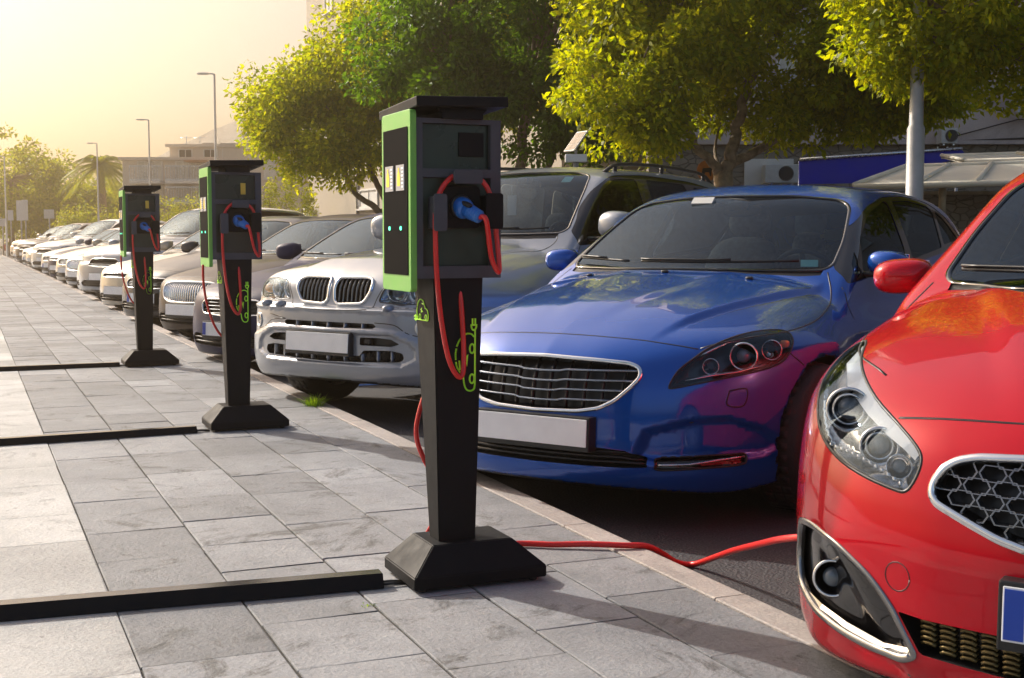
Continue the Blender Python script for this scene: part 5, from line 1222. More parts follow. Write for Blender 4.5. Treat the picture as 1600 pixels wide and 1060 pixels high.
def tree(name, label, x, y, blobs, n, nper, size, leaf, seed, limbs, clear=None, clump=.34, group='street trees behind the parked cars'):
    rs = np.random.RandomState(seed); root = thing(name, label, 'tree', (x,y,-.1), 0, group)
    C_ = crown_points(rs, blobs, n)
    if clear: C_ = np.array([c for c in C_ if not (clear[0] < c[0] < clear[1] and c[1] < .25 and c[2] < clear[2])])
    rad = rs.uniform(.55,1.2,len(C_))*clump
    me = leaves(C_, rad, nper, size, rs); me.materials.append(leaf); o = bpy.data.objects.new('crown', me); col.objects.link(o); o.parent = root
    b = B(); rnd = random.Random(seed)
    for P, r0, r1 in limbs:
        P = smooth_path(P, 6); k = len(P); P = [p+Vector((rnd.uniform(-1,1),rnd.uniform(-1,1),0))*r0*.25*(0 < i < k-1) for i, p in enumerate(P)]
        tube(b, P, [r0+(r1-r0)*(i/(k-1))**.7 for i in range(k)], 10)
    lt = [P[-1] for P, _, _ in limbs if len(P) > 1]
    for c in C_[::max(1, len(C_)//46)]:   # twigs reach into the clumps
        s = min(lt, key=lambda q: (Vector(q)-Vector(c)).length); s = Vector(s); e = Vector(c)
        if (e-s).length > .3: m_ = (s+e)/2+Vector((rnd.uniform(-.15,.15), rnd.uniform(-.15,.15), -.08)); tube(b, smooth_path([s, m_, e], 4), [.028-.02*i/8 for i in range(9)], 5)
    obj('trunk', b, BARK, root, True); return root
def trees():
    # tree right of the silver car: forked pale trunk
    tree('street_tree', 'leafy street tree with a forked pale trunk, behind the blue hatchback', 2.30, 14.0,
        [(-.3,0,3.5,1.35,1.2,1.25),(-.9,-.3,2.8,1.0,.9,.75),(.8,.2,3.4,1.5,1.3,1.3),(1.6,.2,3.0,1.1,1.0,.75),(0,.2,4.6,1.8,1.5,1.1),(-.5,-.5,2.35,.7,.6,.35),(1.9,.3,2.75,.8,.7,.4),(-1.0,.2,4.1,1.0,.9,.8),(1.9,.4,4.2,1.2,1.0,1.0)], 760, 150, .105, LEAFA, 11,
        [([(0,0,0),(.01,0,.9),(-.01,0,1.85)],.115,.105), ([(-.01,0,1.8),(.06,0,2.0),(.14,.05,2.35),(.3,.1,2.9),(.5,.1,3.4)],.09,.04), ([(-.01,0,1.75),(-.12,-.05,1.95),(-.34,-.1,2.15),(-.42,-.1,2.45),(-.55,-.1,2.85)],.065,.03), ([(-.36,-.1,2.3),(-.8,-.2,2.45),(-1.2,-.2,2.7)],.035,.02), ([(.05,.05,1.95),(.4,.15,2.1),(.95,.3,2.5),(1.4,.3,2.9)],.06,.03), ([(-.7,-.1,2.5),(-.6,0,3.0),(-.5,0,3.6)],.035,.02), ([(.5,.1,3.2),(.2,.1,3.9),(.1,.1,4.5)],.035,.02)], (-.62,.42,2.85), clump=.30)
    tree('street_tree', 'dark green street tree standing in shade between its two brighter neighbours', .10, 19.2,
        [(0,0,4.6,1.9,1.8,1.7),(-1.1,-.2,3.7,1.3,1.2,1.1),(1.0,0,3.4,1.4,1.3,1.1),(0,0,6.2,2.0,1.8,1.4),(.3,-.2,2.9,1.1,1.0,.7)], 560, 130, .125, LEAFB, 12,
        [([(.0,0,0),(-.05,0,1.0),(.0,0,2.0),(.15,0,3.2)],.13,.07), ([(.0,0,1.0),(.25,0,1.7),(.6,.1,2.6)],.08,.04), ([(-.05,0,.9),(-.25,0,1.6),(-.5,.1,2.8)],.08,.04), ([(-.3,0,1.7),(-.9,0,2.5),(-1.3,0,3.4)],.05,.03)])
    tree('street_tree', 'spreading yellow green street tree at the left end of the tree row', -2.35, 24.3,
        [(.35,0,4.3,1.8,1.8,1.4),(-1.3,-.2,3.2,1.25,1.2,.95),(-1.9,-.2,3.6,.75,.9,.75),(1.3,-.2,5.6,2.0,1.9,1.5),(-.4,-.3,2.9,1.4,1.2,.7),(1.2,-.2,3.8,1.6,1.5,1.2),(1.6,0,7.0,2.0,1.7,1.4),(-.8,-.2,4.05,1.2,1.1,.7)], 860, 130, .13, LEAFA, 13,
        [([(0,0,0),(-.05,0,.8),(-.02,0,1.7)],.16,.13), ([(-.02,0,1.5),(-.3,0,1.75),(-.65,-.1,2.05),(-.85,-.1,2.7)],.08,.035), ([(-.02,0,1.4),(.05,0,2.2),(.25,0,3.4),(.5,0,5.0)],.12,.05), ([(.0,0,1.8),(-.35,.1,2.5),(-.6,0,3.5)],.07,.035), ([(.2,0,2.6),(.9,.1,3.4),(1.4,.1,4.4)],.07,.03)], clump=.42)
    tree('street_tree', 'bright street tree overhanging the lamp post at the right edge', 4.25, 10.6,
        [(-.35,0,3.15,1.15,1.1,.75),(-.9,0,2.75,.62,.6,.36),(.6,0,3.4,1.4,1.3,1.0),(0,0,4.2,1.6,1.5,1.1),(.2,-.3,2.55,.95,.9,.45),(-1.0,.0,3.3,.7,.7,.5)], 430, 150, .085, LEAFA, 14,
        [([(.6,.2,0),(.58,.2,1.0),(.5,.1,1.8)],.13,.10), ([(.5,.1,1.7),(.2,0,2.3),(-.2,0,2.9)],.07,.03), ([(.5,.1,1.7),(.7,.1,2.5),(.8,.1,3.4)],.08,.04), ([(-.1,0,2.6),(-.5,0,2.8),(-.9,0,3.1)],.03,.015)], clump=.26)
    # hazy trees at the far left
    for i, (px, z, lb, hh, wd) in enumerate(((20, 82, 'largest hazy tree, at the left edge beyond the cars', 8.2, 3.6), (88, 88, 'hazy tree between the left edge tree and the palm', 6.8, 3.2), (128, 95, 'low hazy tree just left of the palm', 5.4, 2.8), (196, 92, 'hazy tree right of the palm, before the flat blocks', 5.2, 2.4))):
        X = (px-800)/2000*z; s = hh/6
        tree('broadleaf_tree', lb, X, z, [(0,0,hh*.62,wd,wd*.9,hh*.34),(-wd*.5,0,hh*.42,wd*.7,wd*.7,hh*.28),(wd*.6,0,hh*.45,wd*.7,wd*.6,hh*.26),(0,-wd*.3,hh*.35,wd*.8,wd*.5,hh*.22)], 150, 80, .34, LEAFC, 20+i, [([(0,0,0),(0,0,hh*.25),(.1,0,hh*.6)],.22,.12)], clump=.9, group='hazy trees beyond the far cars')
def hedge(label, px0, px1, z, h, seed, cypress=False, name='hedge'):
    rs = np.random.RandomState(seed); x0, x1 = (px0-800)/2000*z, (px1-800)/2000*z
    root = thing(name, label, 'hedge', ((x0+x1)/2, z, -.1), 0)
    L_ = x1-x0; C_ = []
    if cypress:
        n = int(L_/.55)+1
        for k in range(n):
            cx = -L_/2+L_*k/(n-1); hh = h*rs.uniform(.82,1.08)
            for t in rs.uniform(.03,1,110): C_.append((cx+rs.normal()*.26*(1-t**1.6)+.02, rs.normal()*.25*(1-t**1.6), t*hh))
    else:
        for k in range(int(L_*h*26)): t = rs.uniform(.04,1); C_.append((rs.uniform(-L_/2,L_/2), rs.uniform(-.6,.6), t*h*(.85+.15*math.sin(k*1.7))))
    C_ = np.array(C_); me = leaves(C_, rs.uniform(.14,.3,len(C_))*(z/42), 26, .10*z/42, rs, -.6 if cypress else .1); me.materials.append(LEAFC); o = bpy.data.objects.new('foliage', me); col.objects.link(o); o.parent = root
    b = B()
    for k in range(int(L_/.55)+1): tube(b, [(-L_/2+.55*k,0,0),(-L_/2+.55*k+.04,0,h*.5),(-L_/2+.55*k,0,h*.85)], [.05,.035,.01], 6)
    obj('stems', b, BARK, root, True)
def palm():
    z = 76; x = (160-800)/2000*z; root = thing('palm_tree', 'hazy date palm with drooping fronds, left of the apartment block', 'palm tree', (x, z, -.1))
    b = B(); tube(b, smooth_path([(0,0,0),(.12,0,2.4),(.05,0,5.2)], 6), [.30-.006*i for i in range(13)], 12); obj('trunk', b, BARK, root, True)
    rnd = random.Random(4); b = B()
    for k in range(54):
        a = rnd.uniform(0,6.283); up = rnd.uniform(-.35,1.2); L_ = rnd.uniform(1.9,2.5); d = Vector((math.cos(a), math.sin(a), 0)); pts = []
        for i in range(9):
            t = i/8; pts.append(Vector((.05,0,5.3))+d*L_*(t*math.cos(up)+.12*t*t)+Vector((0,0,L_*(t*math.sin(up)-.75*t*t))))
        s = Vector((-d.y,d.x,0))
        tube(b, pts, [.035-.003*i for i in range(9)], 4)
        for i in range(1, 33):
            t = i/33*8; j = min(7, int(t)); p = pts[j].lerp(pts[j+1], t-j); ln = .55*(1-.6*abs(i/33-.45))
            for sg in (-1,1):
                e = p+s*sg*ln*.75+(pts[j+1]-pts[j]).normalized()*ln*.55-Vector((0,0,ln*.35)); w2 = (pts[j+1]-pts[j]).normalized()*.025
                b.faces.new([b.verts.new(q) for q in (p-w2, p+w2, e)])
    obj('fronds', b, LEAFC, root)
# ------------------------------------------------------------------ buildings
def wallmat(name, a, b_, sc_=1.2, stain=.3):
    m, n, b = node_mat(name); tc = N_(n, 'ShaderNodeTexCoord'); v = tc.outputs['Object']; t = noise(n, v, sc_, 8, .65); f = noise(n, v, sc_*14, 5)
    c = mixc(n, t.outputs[0], a, b_); s = ramp(n, noise(n, v, sc_*.6, 10, .75, .8).outputs[0], [(.56,(0,0,0)),(.66,(1,1,1))]); ms = N_(n, 'ShaderNodeMath', operation='MULTIPLY'); n.links.new(s.outputs[0], ms.inputs[0]); ms.inputs[1].default_value = stain
    c = mixc(n, ms.outputs[0], c, tuple(k*.62 for k in a)); n.links.new(c, b.inputs['Base Color']); b.inputs['Roughness'].default_value = .85; bumpn(n, b, f.outputs[0], .4, .02); return m
def stonewall(name, sx=1.6):
    m, n, b = node_mat(name); tc = N_(n, 'ShaderNodeTexCoord'); v = tc.outputs['Object']; mp = N_(n, 'ShaderNodeMapping'); mp.inputs['Scale'].default_value = (sx*1.6, sx*1.6, sx*3.0); n.links.new(v, mp.inputs[0])
    vo = N_(n, 'ShaderNodeTexVoronoi', feature='DISTANCE_TO_EDGE'); vo.inputs['Scale'].default_value = 1.6; n.links.new(mp.outputs[0], vo.inputs['Vector']); vc = N_(n, 'ShaderNodeTexVoronoi'); vc.inputs['Scale'].default_value = 1.6; n.links.new(mp.outputs[0], vc.inputs['Vector'])
    e = ramp(n, vo.outputs['Distance'], [(.01,(.35,.35,.35)),(.06,(1,1,1))]); t = noise(n, v, 8, 6)
    c = mixc(n, vc.outputs['Color'], (.22,.19,.15), (.38,.33,.26)); c = mixc(n, t.outputs[0], c, (.20,.17,.13)); c = mixc(n, e.outputs[0], (.07,.06,.05), c); n.links.new(c, b.inputs['Base Color']); b.inputs['Roughness'].default_value = .9; bumpn(n, b, e.outputs[0], .8, .03); return m
def window(root, x, y, z, w_, h_, m, shut=None, n=Vector((0,-1,0)), name='window'):
    """framed window on a wall facing -y: recessed glass, frame, sill, optional shutters"""
    wn = thing(name, None, None); wn.parent = root; b = B(); t = .06
    for a in ((x-w_/2-t,z-h_/2-t,x+w_/2+t,z-h_/2),(x-w_/2-t,z+h_/2,x+w_/2+t,z+h_/2+t),(x-w_/2-t,z-h_/2,x-w_/2,z+h_/2),(x+w_/2,z-h_/2,x+w_/2+t,z+h_/2)): box(b, (a[0],y-.05,a[1]), (a[2],y+.02,a[3]))
    box(b, (x-.02,y-.035,z-h_/2), (x+.02,y+.0,z+h_/2)); obj('frame', b, m, wn)
    b = B(); box(b, (x-w_/2,y-.012,z-h_/2), (x+w_/2,y-.004,z+h_/2)); obj('pane', b, shut or DARKGL, wn)
    b = B(); box(b, (x-w_/2-.1,y-.13,z-h_/2-t-.06), (x+w_/2+.1,y+.01,z-h_/2-t-.003)); obj('sill', b, m, wn)
def buildings():
    global DARKGL
    DARKGL = mat('window_dark', (.03,.035,.04), .08, spec=.8); WH = mat('white_render', (.66,.64,.60), .7, noise=.08, nscale=2); SHUT = mat('pale_shutter', (.55,.53,.45), .6, noise=.1, nscale=20)
    BEI = wallmat('beige_wall', (.42,.36,.28), (.52,.46,.37), .5, .3); PINK = wallmat('pink_wall', (.44,.35,.32), (.60,.52,.48), .9, .5); FLAT = wallmat('flat_wall', (.56,.49,.40), (.66,.59,.50), .4, .2)
    TERR = mat('terracotta', (.36,.17,.09), .8, noise=.2)
    # tall beige house with its left corner beside the apartment block
    # its street front runs parallel to the kerb
    t = thing('beige_building', 'tall plain beige building rising behind the left tree', 'building', (-7.58, 48, -.1), R(-66.85))
    U = lambda px: (48*(px-800)/2000+7.58)/(.393+.919*(px-800)/2000)
    Hh = lambda px, y: 1.16+(370-y)/2000*(48-.919*U(px))
    b = B(); box(b, (0,0,0), (22,12,13.5)); box(b, (-.15,-.15,13.5), (22.1,12.1,13.8)); box(b, (-.02,-.05,0), (22,0,.7)); obj('wall', b, BEI, t)
    window(t, U(536), 0, Hh(536,277), .85, .45, WH, mat('yellow_shutter', (.5,.42,.16), .6)); window(t, U(578), 0, Hh(578,311), 1.9, .50, WH, WH)
    for tt in (3.2, 8.5, 13.8, 19):
        for zz in (6.2, 9.6): window(t, tt, 0, zz, .9, 1.3, WH, SHUT)
    b = B(); box(b, (.15,-.28,Hh(486,346)), (1.0,-.052,Hh(486,326)), bev=.02); obj('meter_box', b, WH, t)
    b = B(); tube(b, [(6.6,-.05,.7),(6.6,-.05,6.0),(6.9,-.05,6.2),(6.9,-.05,13.4)], .05, 8); tube(b, [(4.0,-.03,3.0),(9.5,-.03,3.1),(15,-.03,3.0)], .012, 5); obj('drainpipe', b, SATIN, t, True)
    # plain wall with one window, in front of it the cypress hedge
    z = 60; t = thing('low_building', 'low beige building with one white shuttered window, above the cypress hedge', 'building', (0, z, -.1))
    b = B(); box(b, (X2(352,z),0,0), (X2(492,z),9,Y2(232,z))); box(b, (X2(352,z)-.1,-.1,Y2(232,z)), (X2(492,z)+.1,9.1,Y2(232,z)+.18)); obj('wall', b, FLAT, t)
    window(t, X2(424,z), 0, Y2(265,z), .42, .80, WH, WH); window(t, X2(375,z), 0, Y2(272,z), .4, .7, WH, SHUT)
    # hazy apartment block with balconies, and its stepped roof terraces
    z = 72; t = thing('apartment_block', 'hazy apartment block with balconies and roof terraces behind the middle lamp post', 'building', (0, z, -.1)); XX = lambda p: X2(p,z); YY = lambda y: Y2(y,z)
    b = B(); box(b, (XX(196),0,0), (XX(470),10,YY(252))); box(b, (XX(255),2,YY(252)), (XX(462),9,YY(228))); box(b, (XX(372),3,YY(228)), (XX(432),8,YY(212))); box(b, (XX(300),3,YY(228)), (XX(318),6,YY(219)))
    for a, c, y in ((192,474,252),(250,466,228),(368,436,212)): box(b, (XX(a),-.3 if y == 252 else 1.7,YY(y)), (XX(c),9.5,YY(y)+.16))
    obj('wall', b, FLAT, t)
    for (a, c, y) in ((215,262,268),(270,330,268),(338,392,268),(215,262,300),(270,330,300),(338,392,300)):
        q = thing('balcony', None, None); q.parent = t
        b = B(); box(b, (XX(a),-1.1,YY(y+17)-.14), (XX(c),-.003,YY(y+17))); obj('slab', b, WH, q)
        b = B(); box(b, (XX(a),-1.1,YY(y+17)), (XX(c),-1.03,YY(y+17)+.12)); box(b, (XX(a),-1.1,YY(y+17)+.78), (XX(c),-1.04,YY(y+17)+.84))
        for k in range(int((XX(c)-XX(a))/.14)): box(b, (XX(a)+.14*k,-1.085,YY(y+17)+.1), (XX(a)+.14*k+.03,-1.055,YY(y+17)+.8))
        obj('railing', b, SATIN, q)
        for px in ((a*2+c)/3, (a+2*c)/3): window(t, XX(px), 0, YY(y+4), .75, 1.25, WH, DARKGL if int(px) % 2 else SHUT)
    for px in (280,320,350,405,445): window(t, XX(px), 2, YY(240), .7, .55, WH, DARKGL)
    for px in (300,380): 
        b = B(); box(b, (XX(px),-1.3,YY(256)), (XX(px+34),-.004,YY(256)+.07)); obj('awning', b, TERR if px == 300 else WH, t)
    b = B()
    for px in (268,290,398,420): tube(b, [(XX(px),4,YY(228)),(XX(px),4,YY(206))], .02, 5); tube(b, [(XX(px)-.35,4,YY(209)),(XX(px)+.35,4,YY(209))], .015, 5)
    obj('aerials', b, SATIN, t)
    # right: facade, awnings, stone wall
    z = 24; t = thing('pink_building', 'weathered pinkish building behind the right hand trees', 'building', (0, z, -.1)); XX = lambda p: X2(p,z); YY = lambda y: Y2(y,z)
    b = B(); box(b, (XX(1012),0,YY(222)), (34,8,15.5)); box(b, (XX(1012)-.2,-.3,15.5), (34.2,8.2,15.8)); box(b, (XX(1012),-.12,YY(228)), (34,-.003,YY(222))); obj('wall', b, PINK, t)  # raised and lengthened out of view to darken reflections on the cars
    b = B(); box(b, (XX(1012),.02,0), (XX(1900),.4,YY(222))); obj('lower_wall', b, stonewall('rubble_stone'), t)
    for px, y in ((1100,90),(1250,90),(1340,60),(1500,40)): window(t, XX(px), 0, YY(y), .9, 1.3, WH, SHUT)
    for k in range(8):
        for zz in (8.2, 11.4): window(t, 4.4+k*3.4, 0, zz, 1.0, 1.5, WH, SHUT if (k+int(zz)) % 3 else DARKGL)
    b = B(); tube(b, [(XX(1430),-.06,YY(226)),(XX(1520),-.08,YY(222)),(XX(1700),-.06,YY(214))], .02, 6); tube(b, [(XX(1460),-.05,YY(222)),(XX(1580),-.05,YY(190)),(XX(1640),-.05,YY(188))], .012, 6); obj('wall_cables', b, BLK, t, True)
    b = B(); q = thing('doorway', None, None); q.parent = t; box(b, (XX(1160),-.04,0), (XX(1236),.0,YY(250))); obj('white_panel', b, WH, q)
    def ac(label, px, y, z, w_, h_):
        r = thing('air_conditioner', label, 'air conditioner', (X2(px,z), z-.25, Y2(y,z)-.1), 0, 'air conditioners on the right hand facade'); b = B(); box(b, (-w_/2,-.15,-h_/2), (w_/2,.15,h_/2), bev=.015); obj('case', b, mat('ac_white', (.50,.50,.48), .5, noise=.1), r)
        b = B(); lathe(b, [(h_*.40,0),(h_*.40,.012),(h_*.37,.012),(h_*.37,0)], Matrix.Translation((w_*.12,-.152,0))@Matrix.Rotation(R(90),4,'X'), 24, cap=False); lathe(b, [(h_*.36,.002),(.001,.002)], Matrix.Translation((w_*.12,-.152,0))@Matrix.Rotation(R(90),4,'X'), 24, cap=False); obj('fan_grille', b, BLK, r)
        b = B()
        for sx in (-.3,.3): box(b, (sx*w_-.015,-.12,-h_/2-.03), (sx*w_+.015,.25,-h_/2-.001)); box(b, (sx*w_-.015,.22,-h_/2-.2), (sx*w_+.015,.25,-h_/2-.03))
        box(b, (-.3*w_-.015,.252,-h_/2-.12), (.3*w_+.015,.262,-h_/2-.09))
        obj('bracket', b, SATIN, r)
    ac('white air conditioner low on the wall beside the tree trunk', 1212, 274, 24, .62, .34); ac('white air conditioner high up beside the lamp post', 1466, 217, 24, .30, .28)
    # dish
    z = 23.6; r = thing('satellite_dish', 'round grey satellite dish on the pinkish wall at the right edge', 'satellite dish', (X2(1600,z), z, Y2(158,z)-.1)); M = Matrix.Rotation(R(78),4,'X')@Matrix.Rotation(R(-18),4,'Y')
    b = B(); pr = [(.34*k/8, .08*(k/8)**2) for k in range(1,9)]; lathe(b, [(.001,0)]+pr+[(.345,.085),(.34,.072)]+[(a, c-.01) for a, c in pr[:-1][::-1]], M, 32, cap=False); obj('dish', b, mat('dish_grey', (.40,.40,.42), .45, .2), r, True)
    b = B(); tube(b, [M@Vector((0,-.3,.07)), M@Vector((0,-.1,.38))], .012, 6); superell(b, M@Matrix.Translation((0,-.08,.40)), .035, .035, .05); tube(b, [(0,.02,0),(0,.30,-.1)], .02, 8); obj('receiver_arm', b, SATIN, r, True)
    # blue awning
    z = 21.5; r = thing('blue_awning', 'plain deep blue banner awning above the blue hatchback roof', 'awning', (0, z, -.1)); b = B()
    pts = [(X2(1246,z),Y2(253,z)),(X2(1246,z),Y2(289,z)),(X2(1345,z),Y2(287,z)),(X2(1505,z),Y2(246,z)),(X2(1497,z),Y2(236,z))]; prism(b, pts, 0, .06); obj('cloth', b, mat('awning_blue', (.008,.02,.45), .7, noise=.08, nscale=3), r)
    b = B(); tube(b, [(pts[0][0],-.02,pts[0][1]+.02),(pts[-1][0],-.02,pts[-1][1]+.02)], .028, 8); tube(b, [(pts[0][0]+.03,.09,0),(pts[0][0]+.03,.09,pts[0][1])], .03, 8); tube(b, [(pts[-1][0]-.05,.09,0),(pts[-1][0]-.05,.09,pts[-1][1])], .03, 8); obj('awning_frame', b, SATIN, r, True)
    # cream sloping canopies on posts
    CRE = mat('canopy_cream', (.74,.68,.55), .6, noise=.12, nscale=2)
    def canopy(label, px0, px1, ya, yb, z, n, skew):
        r = thing('cream_canopy', label, 'canopy', (0, z, -.1), 0, 'cream canopies in front of the stone wall'); b = B()
        a, c = X2(px0,z), X2(px1,z); top, low = Y2(ya,z), Y2(yb,z)
        V = [(a+skew,1.6,top),(c,1.6,top+.12),(c,0,low+.12),(a,0,low)]
        vs = [b.verts.new(v) for v in V]+[b.verts.new((v[0],v[1],v[2]-.03)) for v in V]
        for q in ((0,1,2,3),(7,6,5,4),(0,3,7,4),(1,0,4,5),(2,1,5,6),(3,2,6,7)): b.faces.new([vs[k] for k in q])
        obj('canopy_sheet', b, CRE, r)
        for k in range(n):
            t = k/(n-1); p = Vector(V[3]).lerp(Vector(V[2]), t); q = Vector(V[0]).lerp(Vector(V[1]), t); b = B(); tube(b, [p+Vector((0,-.03,.02)), q+Vector((0,0,.02))], .032, 8); obj('rib', b, CRE, r, True)
        b = B(); tube(b, [(a,-.03,low-.01),(c,-.03,low+.11)], .045, 8); tube(b, [(a+skew,1.6,top),(c,1.6,top+.12)], .04, 8); obj('front_rail', b, CRE, r, True)
        for t in (.25,.8): x_ = a+(c-a)*t; b = B(); tube(b, [(x_,.1,0),(x_,.1,low+.04)], .05, 8); obj('support', b, mat('timber', (.30,.22,.13), .8, noise=.3), r, True)
    canopy('lower cream ribbed canopy, right of the lamp post above the stone wall', 1330, 1900, 252, 292, 17.2, 7, 1.2); canopy('upper cream canopy edge at the right, above the lower canopy', 1500, 1900, 236, 254, 19.5, 4, .2)
    z = 18.4; r = thing('stone_wall', 'rough stone wall under the cream canopy at the right', 'wall', (0, z, -.1)); b = B(); box(b, (X2(1440,z),0,0), (X2(1900,z),.4,Y2(305,z))); obj('masonry', b, stonewall('yellow_stone', 2.4), r)
    b = B(); box(b, (X2(1440,z)-.03,-.05,Y2(305,z)), (X2(1900,z),.45,Y2(300,z))); obj('coping', b, mat('coping_stone', (.42,.36,.25), .8, noise=.2), r)
    # round orange sign by the trunk
    z = 16; r = thing('round_sign', 'round rusty orange board with a dark animal shape beside the forked trunk', 'sign', (X2(1103,z), z, -.1)); cz = Y2(268,z)
    b = B(); lathe(b, [(.13,-.01),(.13,.01)], Matrix.Translation((0,0,cz))@Matrix.Rotation(R(90),4,'X'), 28); obj('board', b, mat('rust_orange', (.42,.13,.02), .7, noise=.3, nscale=10), r)
    b = B(); prism(b, rounded([(-.07,cz-.03),(-.06,cz+.03),(.03,cz+.035),(.06,cz+.06),(.075,cz+.03),(.05,cz+.0),(.045,cz-.07),(.03,cz-.07),(.02,cz-.02),(-.03,cz-.02),(-.04,cz-.07),(-.055,cz-.07)], .008, 2), -.014, -.011); obj('dark_shape', b, BLK, r)
    b = B(); tube(b, [(0,.03,0),(0,.03,cz)], .02, 8); obj('sign_pole', b, SATIN, r, True)
def X2(px, z): return (px-800)/2000*z
def Y2(y, z): return 1.16+(370-y)/2000*z
def street():
    POLE = mat('pole_grey', (.42,.41,.39), .5, .2, noise=.25, nscale=5); PALE = mat('pole_pale', (.70,.68,.62), .55)
    def lamp(label, px, z, top, r=.055, head=True):
        x = X2(px, z); root = thing('lamp_post', label, 'lamp post', (x, z, -.1), 0, 'lamp posts behind the parked cars'); h = Y2(top, z)
        b = B(); s = h*.38 if head else 2.03; r = r*(.75 if head else 1)
        lathe(b, [(r*1.9,0),(r*1.9,.02),(r*1.25,.03),(r*1.25,s),(r*1.0,s+.03),(r*.8,h-.1),(r*.7,h)], None, 18)
        obj('pole', b, PALE if head else POLE, root, True)
        if head:
            b = B(); tube(b, smooth_path([(0,0,h-.06),(-.04,0,h),(-.16,0,h+.01)], 5), r*.6, 8); obj('arm', b, PALE, root, True)
            b = B(); superell(b, Matrix.Translation((-.34,0,h+.01)), .20, .09, .035, 3); obj('lamp_head', b, PALE, root, True)
        return root
    lamp('thick lamp post rising out of frame in front of the right hand tree', 1425, 10.45, -40, .056, False)
    lamp('tall hazy lamp post with its head just above the middle charging post', 341, 39.5, 120); lamp('hazy lamp post above the farthest charging post', 238, 55, 190); lamp('hazy lamp post in front of the palm', 157, 68, 226); lamp('hazy lamp post at the very left edge', 13, 70, 246)
    # solar panel on a white box, standing behind the silver car on a slim post
    z = 12.6; x = X2(899, z); r = thing('solar_panel_box', 'little tilted solar panel on a white box above the roof of the silver off-roader', 'solar panel', (x, z, -.1)); zz = Y2(255, z)
    b = B(); box(b, (-.105,-.07,zz), (.105,.07,zz+.075), bev=.006); obj('box', b, mat('box_white', (.62,.62,.60), .5), r)
    b = B(); tube(b, [(0,0,0),(0,0,zz)], .03, 10); tube(b, [(0,0,zz+.07),(0,0,zz+.14)], .012, 8); obj('stand', b, POLE, r, True)
    M = Matrix.Translation((0,0,zz+.20))@Matrix.Rotation(R(-38),4,'Y')@Matrix.Rotation(R(62),4,'X'); M = Matrix.Translation((.0,0,zz+.20))@Matrix.Rotation(R(28),4,'Z')@Matrix.Rotation(R(-52),4,'Y')
    b = B(); box(b, (-.125,-.10,-.008), (.125,.10,.008), M, bev=.003); obj('panel_frame', b, CRE_ if 0 else mat('frame_pale', (.55,.5,.4), .5), r)
    b = B()
    for i in range(3):
        for j in range(2): box(b, (-.112+i*.076,-.088+j*.09,.0085), (-.112+i*.076+.070,-.088+j*.09+.084,.0105), M); box(b, (-.112+i*.076,-.088+j*.09,-.0105), (-.112+i*.076+.070,-.088+j*.09+.084,-.0085), M)
    obj('cells', b, mat('solar_cell', (.06,.04,.02), .15, .3), r)
    # road signs in the haze
    WH = mat('sign_white', (.60,.60,.58), .6)
    for i, (px, y0, y1, w_, z, lb) in enumerate(((36,314,345,13,66,'tall white road sign board, biggest of the far group'),(43,313,345,9,68,'narrow white board just right of the biggest far sign'),(20,329,345,9,74,'small white board left of the biggest far sign'),(7,342,354,14,78,'low white board at the left edge of the picture'),(80,328,342,16,72,'small white board standing alone above the far cars'))):
        r = thing('road_sign', lb, 'road sign', (X2(px,z), z, -.1), 0, 'hazy white sign boards at the far end'); w2 = w_/2000*z/2
        b = B(); box(b, (-w2,-.03,Y2(y1,z)), (w2,0,Y2(y0,z)), bev=.01); obj('board', b, WH, r); b = B(); tube(b, [(0,.04,0),(0,.04,Y2(y0,z)-.05)], .04, 8); obj('sign_pole', b, POLE, r, True)
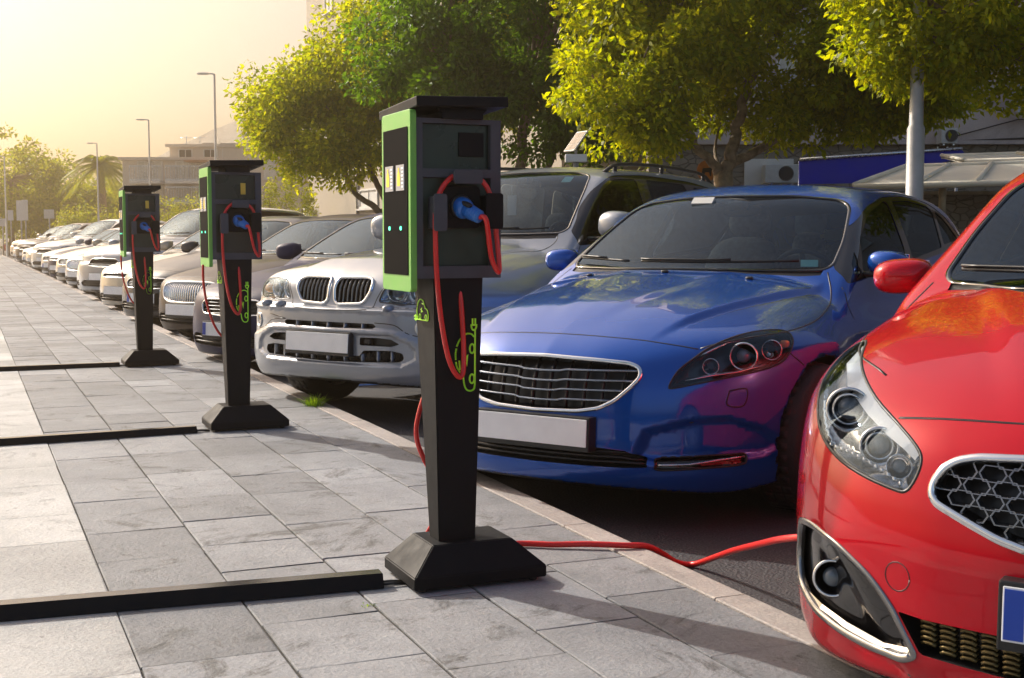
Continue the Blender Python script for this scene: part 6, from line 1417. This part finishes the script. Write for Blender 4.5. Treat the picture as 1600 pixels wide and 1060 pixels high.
def mountain():
    m, n, b = node_mat('mountain_rock'); tc = N_(n, 'ShaderNodeTexCoord'); v = tc.outputs['Object']; t = noise(n, v, .05, 12, .7, .5); t2 = noise(n, v, .3, 10, .7)
    c = mixc(n, t.outputs[0], (.54,.52,.48), (.68,.65,.60)); c = mixc(n, t2.outputs[0], c, (.46,.46,.38)); n.links.new(c, b.inputs['Base Color']); b.inputs['Roughness'].default_value = .95; bumpn(n, b, t2.outputs[0], .8, 3)
    from mathutils import noise as mn
    bm = B(); NX, NY = 130, 60; V = []
    for j in range(NY+1):
        row = []
        for i in range(NX+1):
            x = -190+i*3.2; y = 150+j*1.8; u = j/NY
            ridge = np.interp(x, [-190,-120,-97,-78,-60,-42,10,80,150,220], [3,5,7,11,18,28,38,34,24,12])
            h = ridge*(1-(1-u)**1.6)*(1 if u < .8 else 1-(u-.8)*1.5); f = mn.fractal(Vector((x*.04,y*.04,.3)), .9, 2.1, 6)
            row.append(bm.verts.new((x, y, -.3+h*(1+.12*f)+.6*f*min(1,u*4))))
        V.append(row)
    for j in range(NY):
        for i in range(NX): bm.faces.new((V[j][i], V[j][i+1], V[j+1][i+1], V[j+1][i])).smooth = True
    tag(obj('mountain', bm, m, None, True), kind='structure')
def haze(dens=.0036, g=.82):
    m = bpy.data.materials.new('haze'); m.use_nodes = True; n = m.node_tree; n.nodes.clear(); o = n.nodes.new('ShaderNodeOutputMaterial'); p = n.nodes.new('ShaderNodeVolumePrincipled')
    p.inputs['Color'].default_value = (1,.74,.48,1); p.inputs['Density'].default_value = dens; p.inputs['Anisotropy'].default_value = g; n.links.new(p.outputs[0], o.inputs['Volume'])
    b = B(); box(b, (-200,-12,-1.2), (235,270,52)); o = obj('haze', b, m); tag(o, kind='stuff')
# ------------------------------------------------------------------ build: structure first, then the objects
setting(); mountain(); buildings(); trees(); palm()
hedge('row of pointed yellow green cypresses under the white shuttered window', 398, 482, 44, 3.15, 31, True)
hedge('clipped hazy hedge in front of the apartment block', 212, 332, 62, 3.1, 32)
hedge('long hazy hedge below the palm', 92, 208, 70, 2.9, 33)
street(); blue_car(); silver_car(); red_car(); build_row(); furniture(); haze()
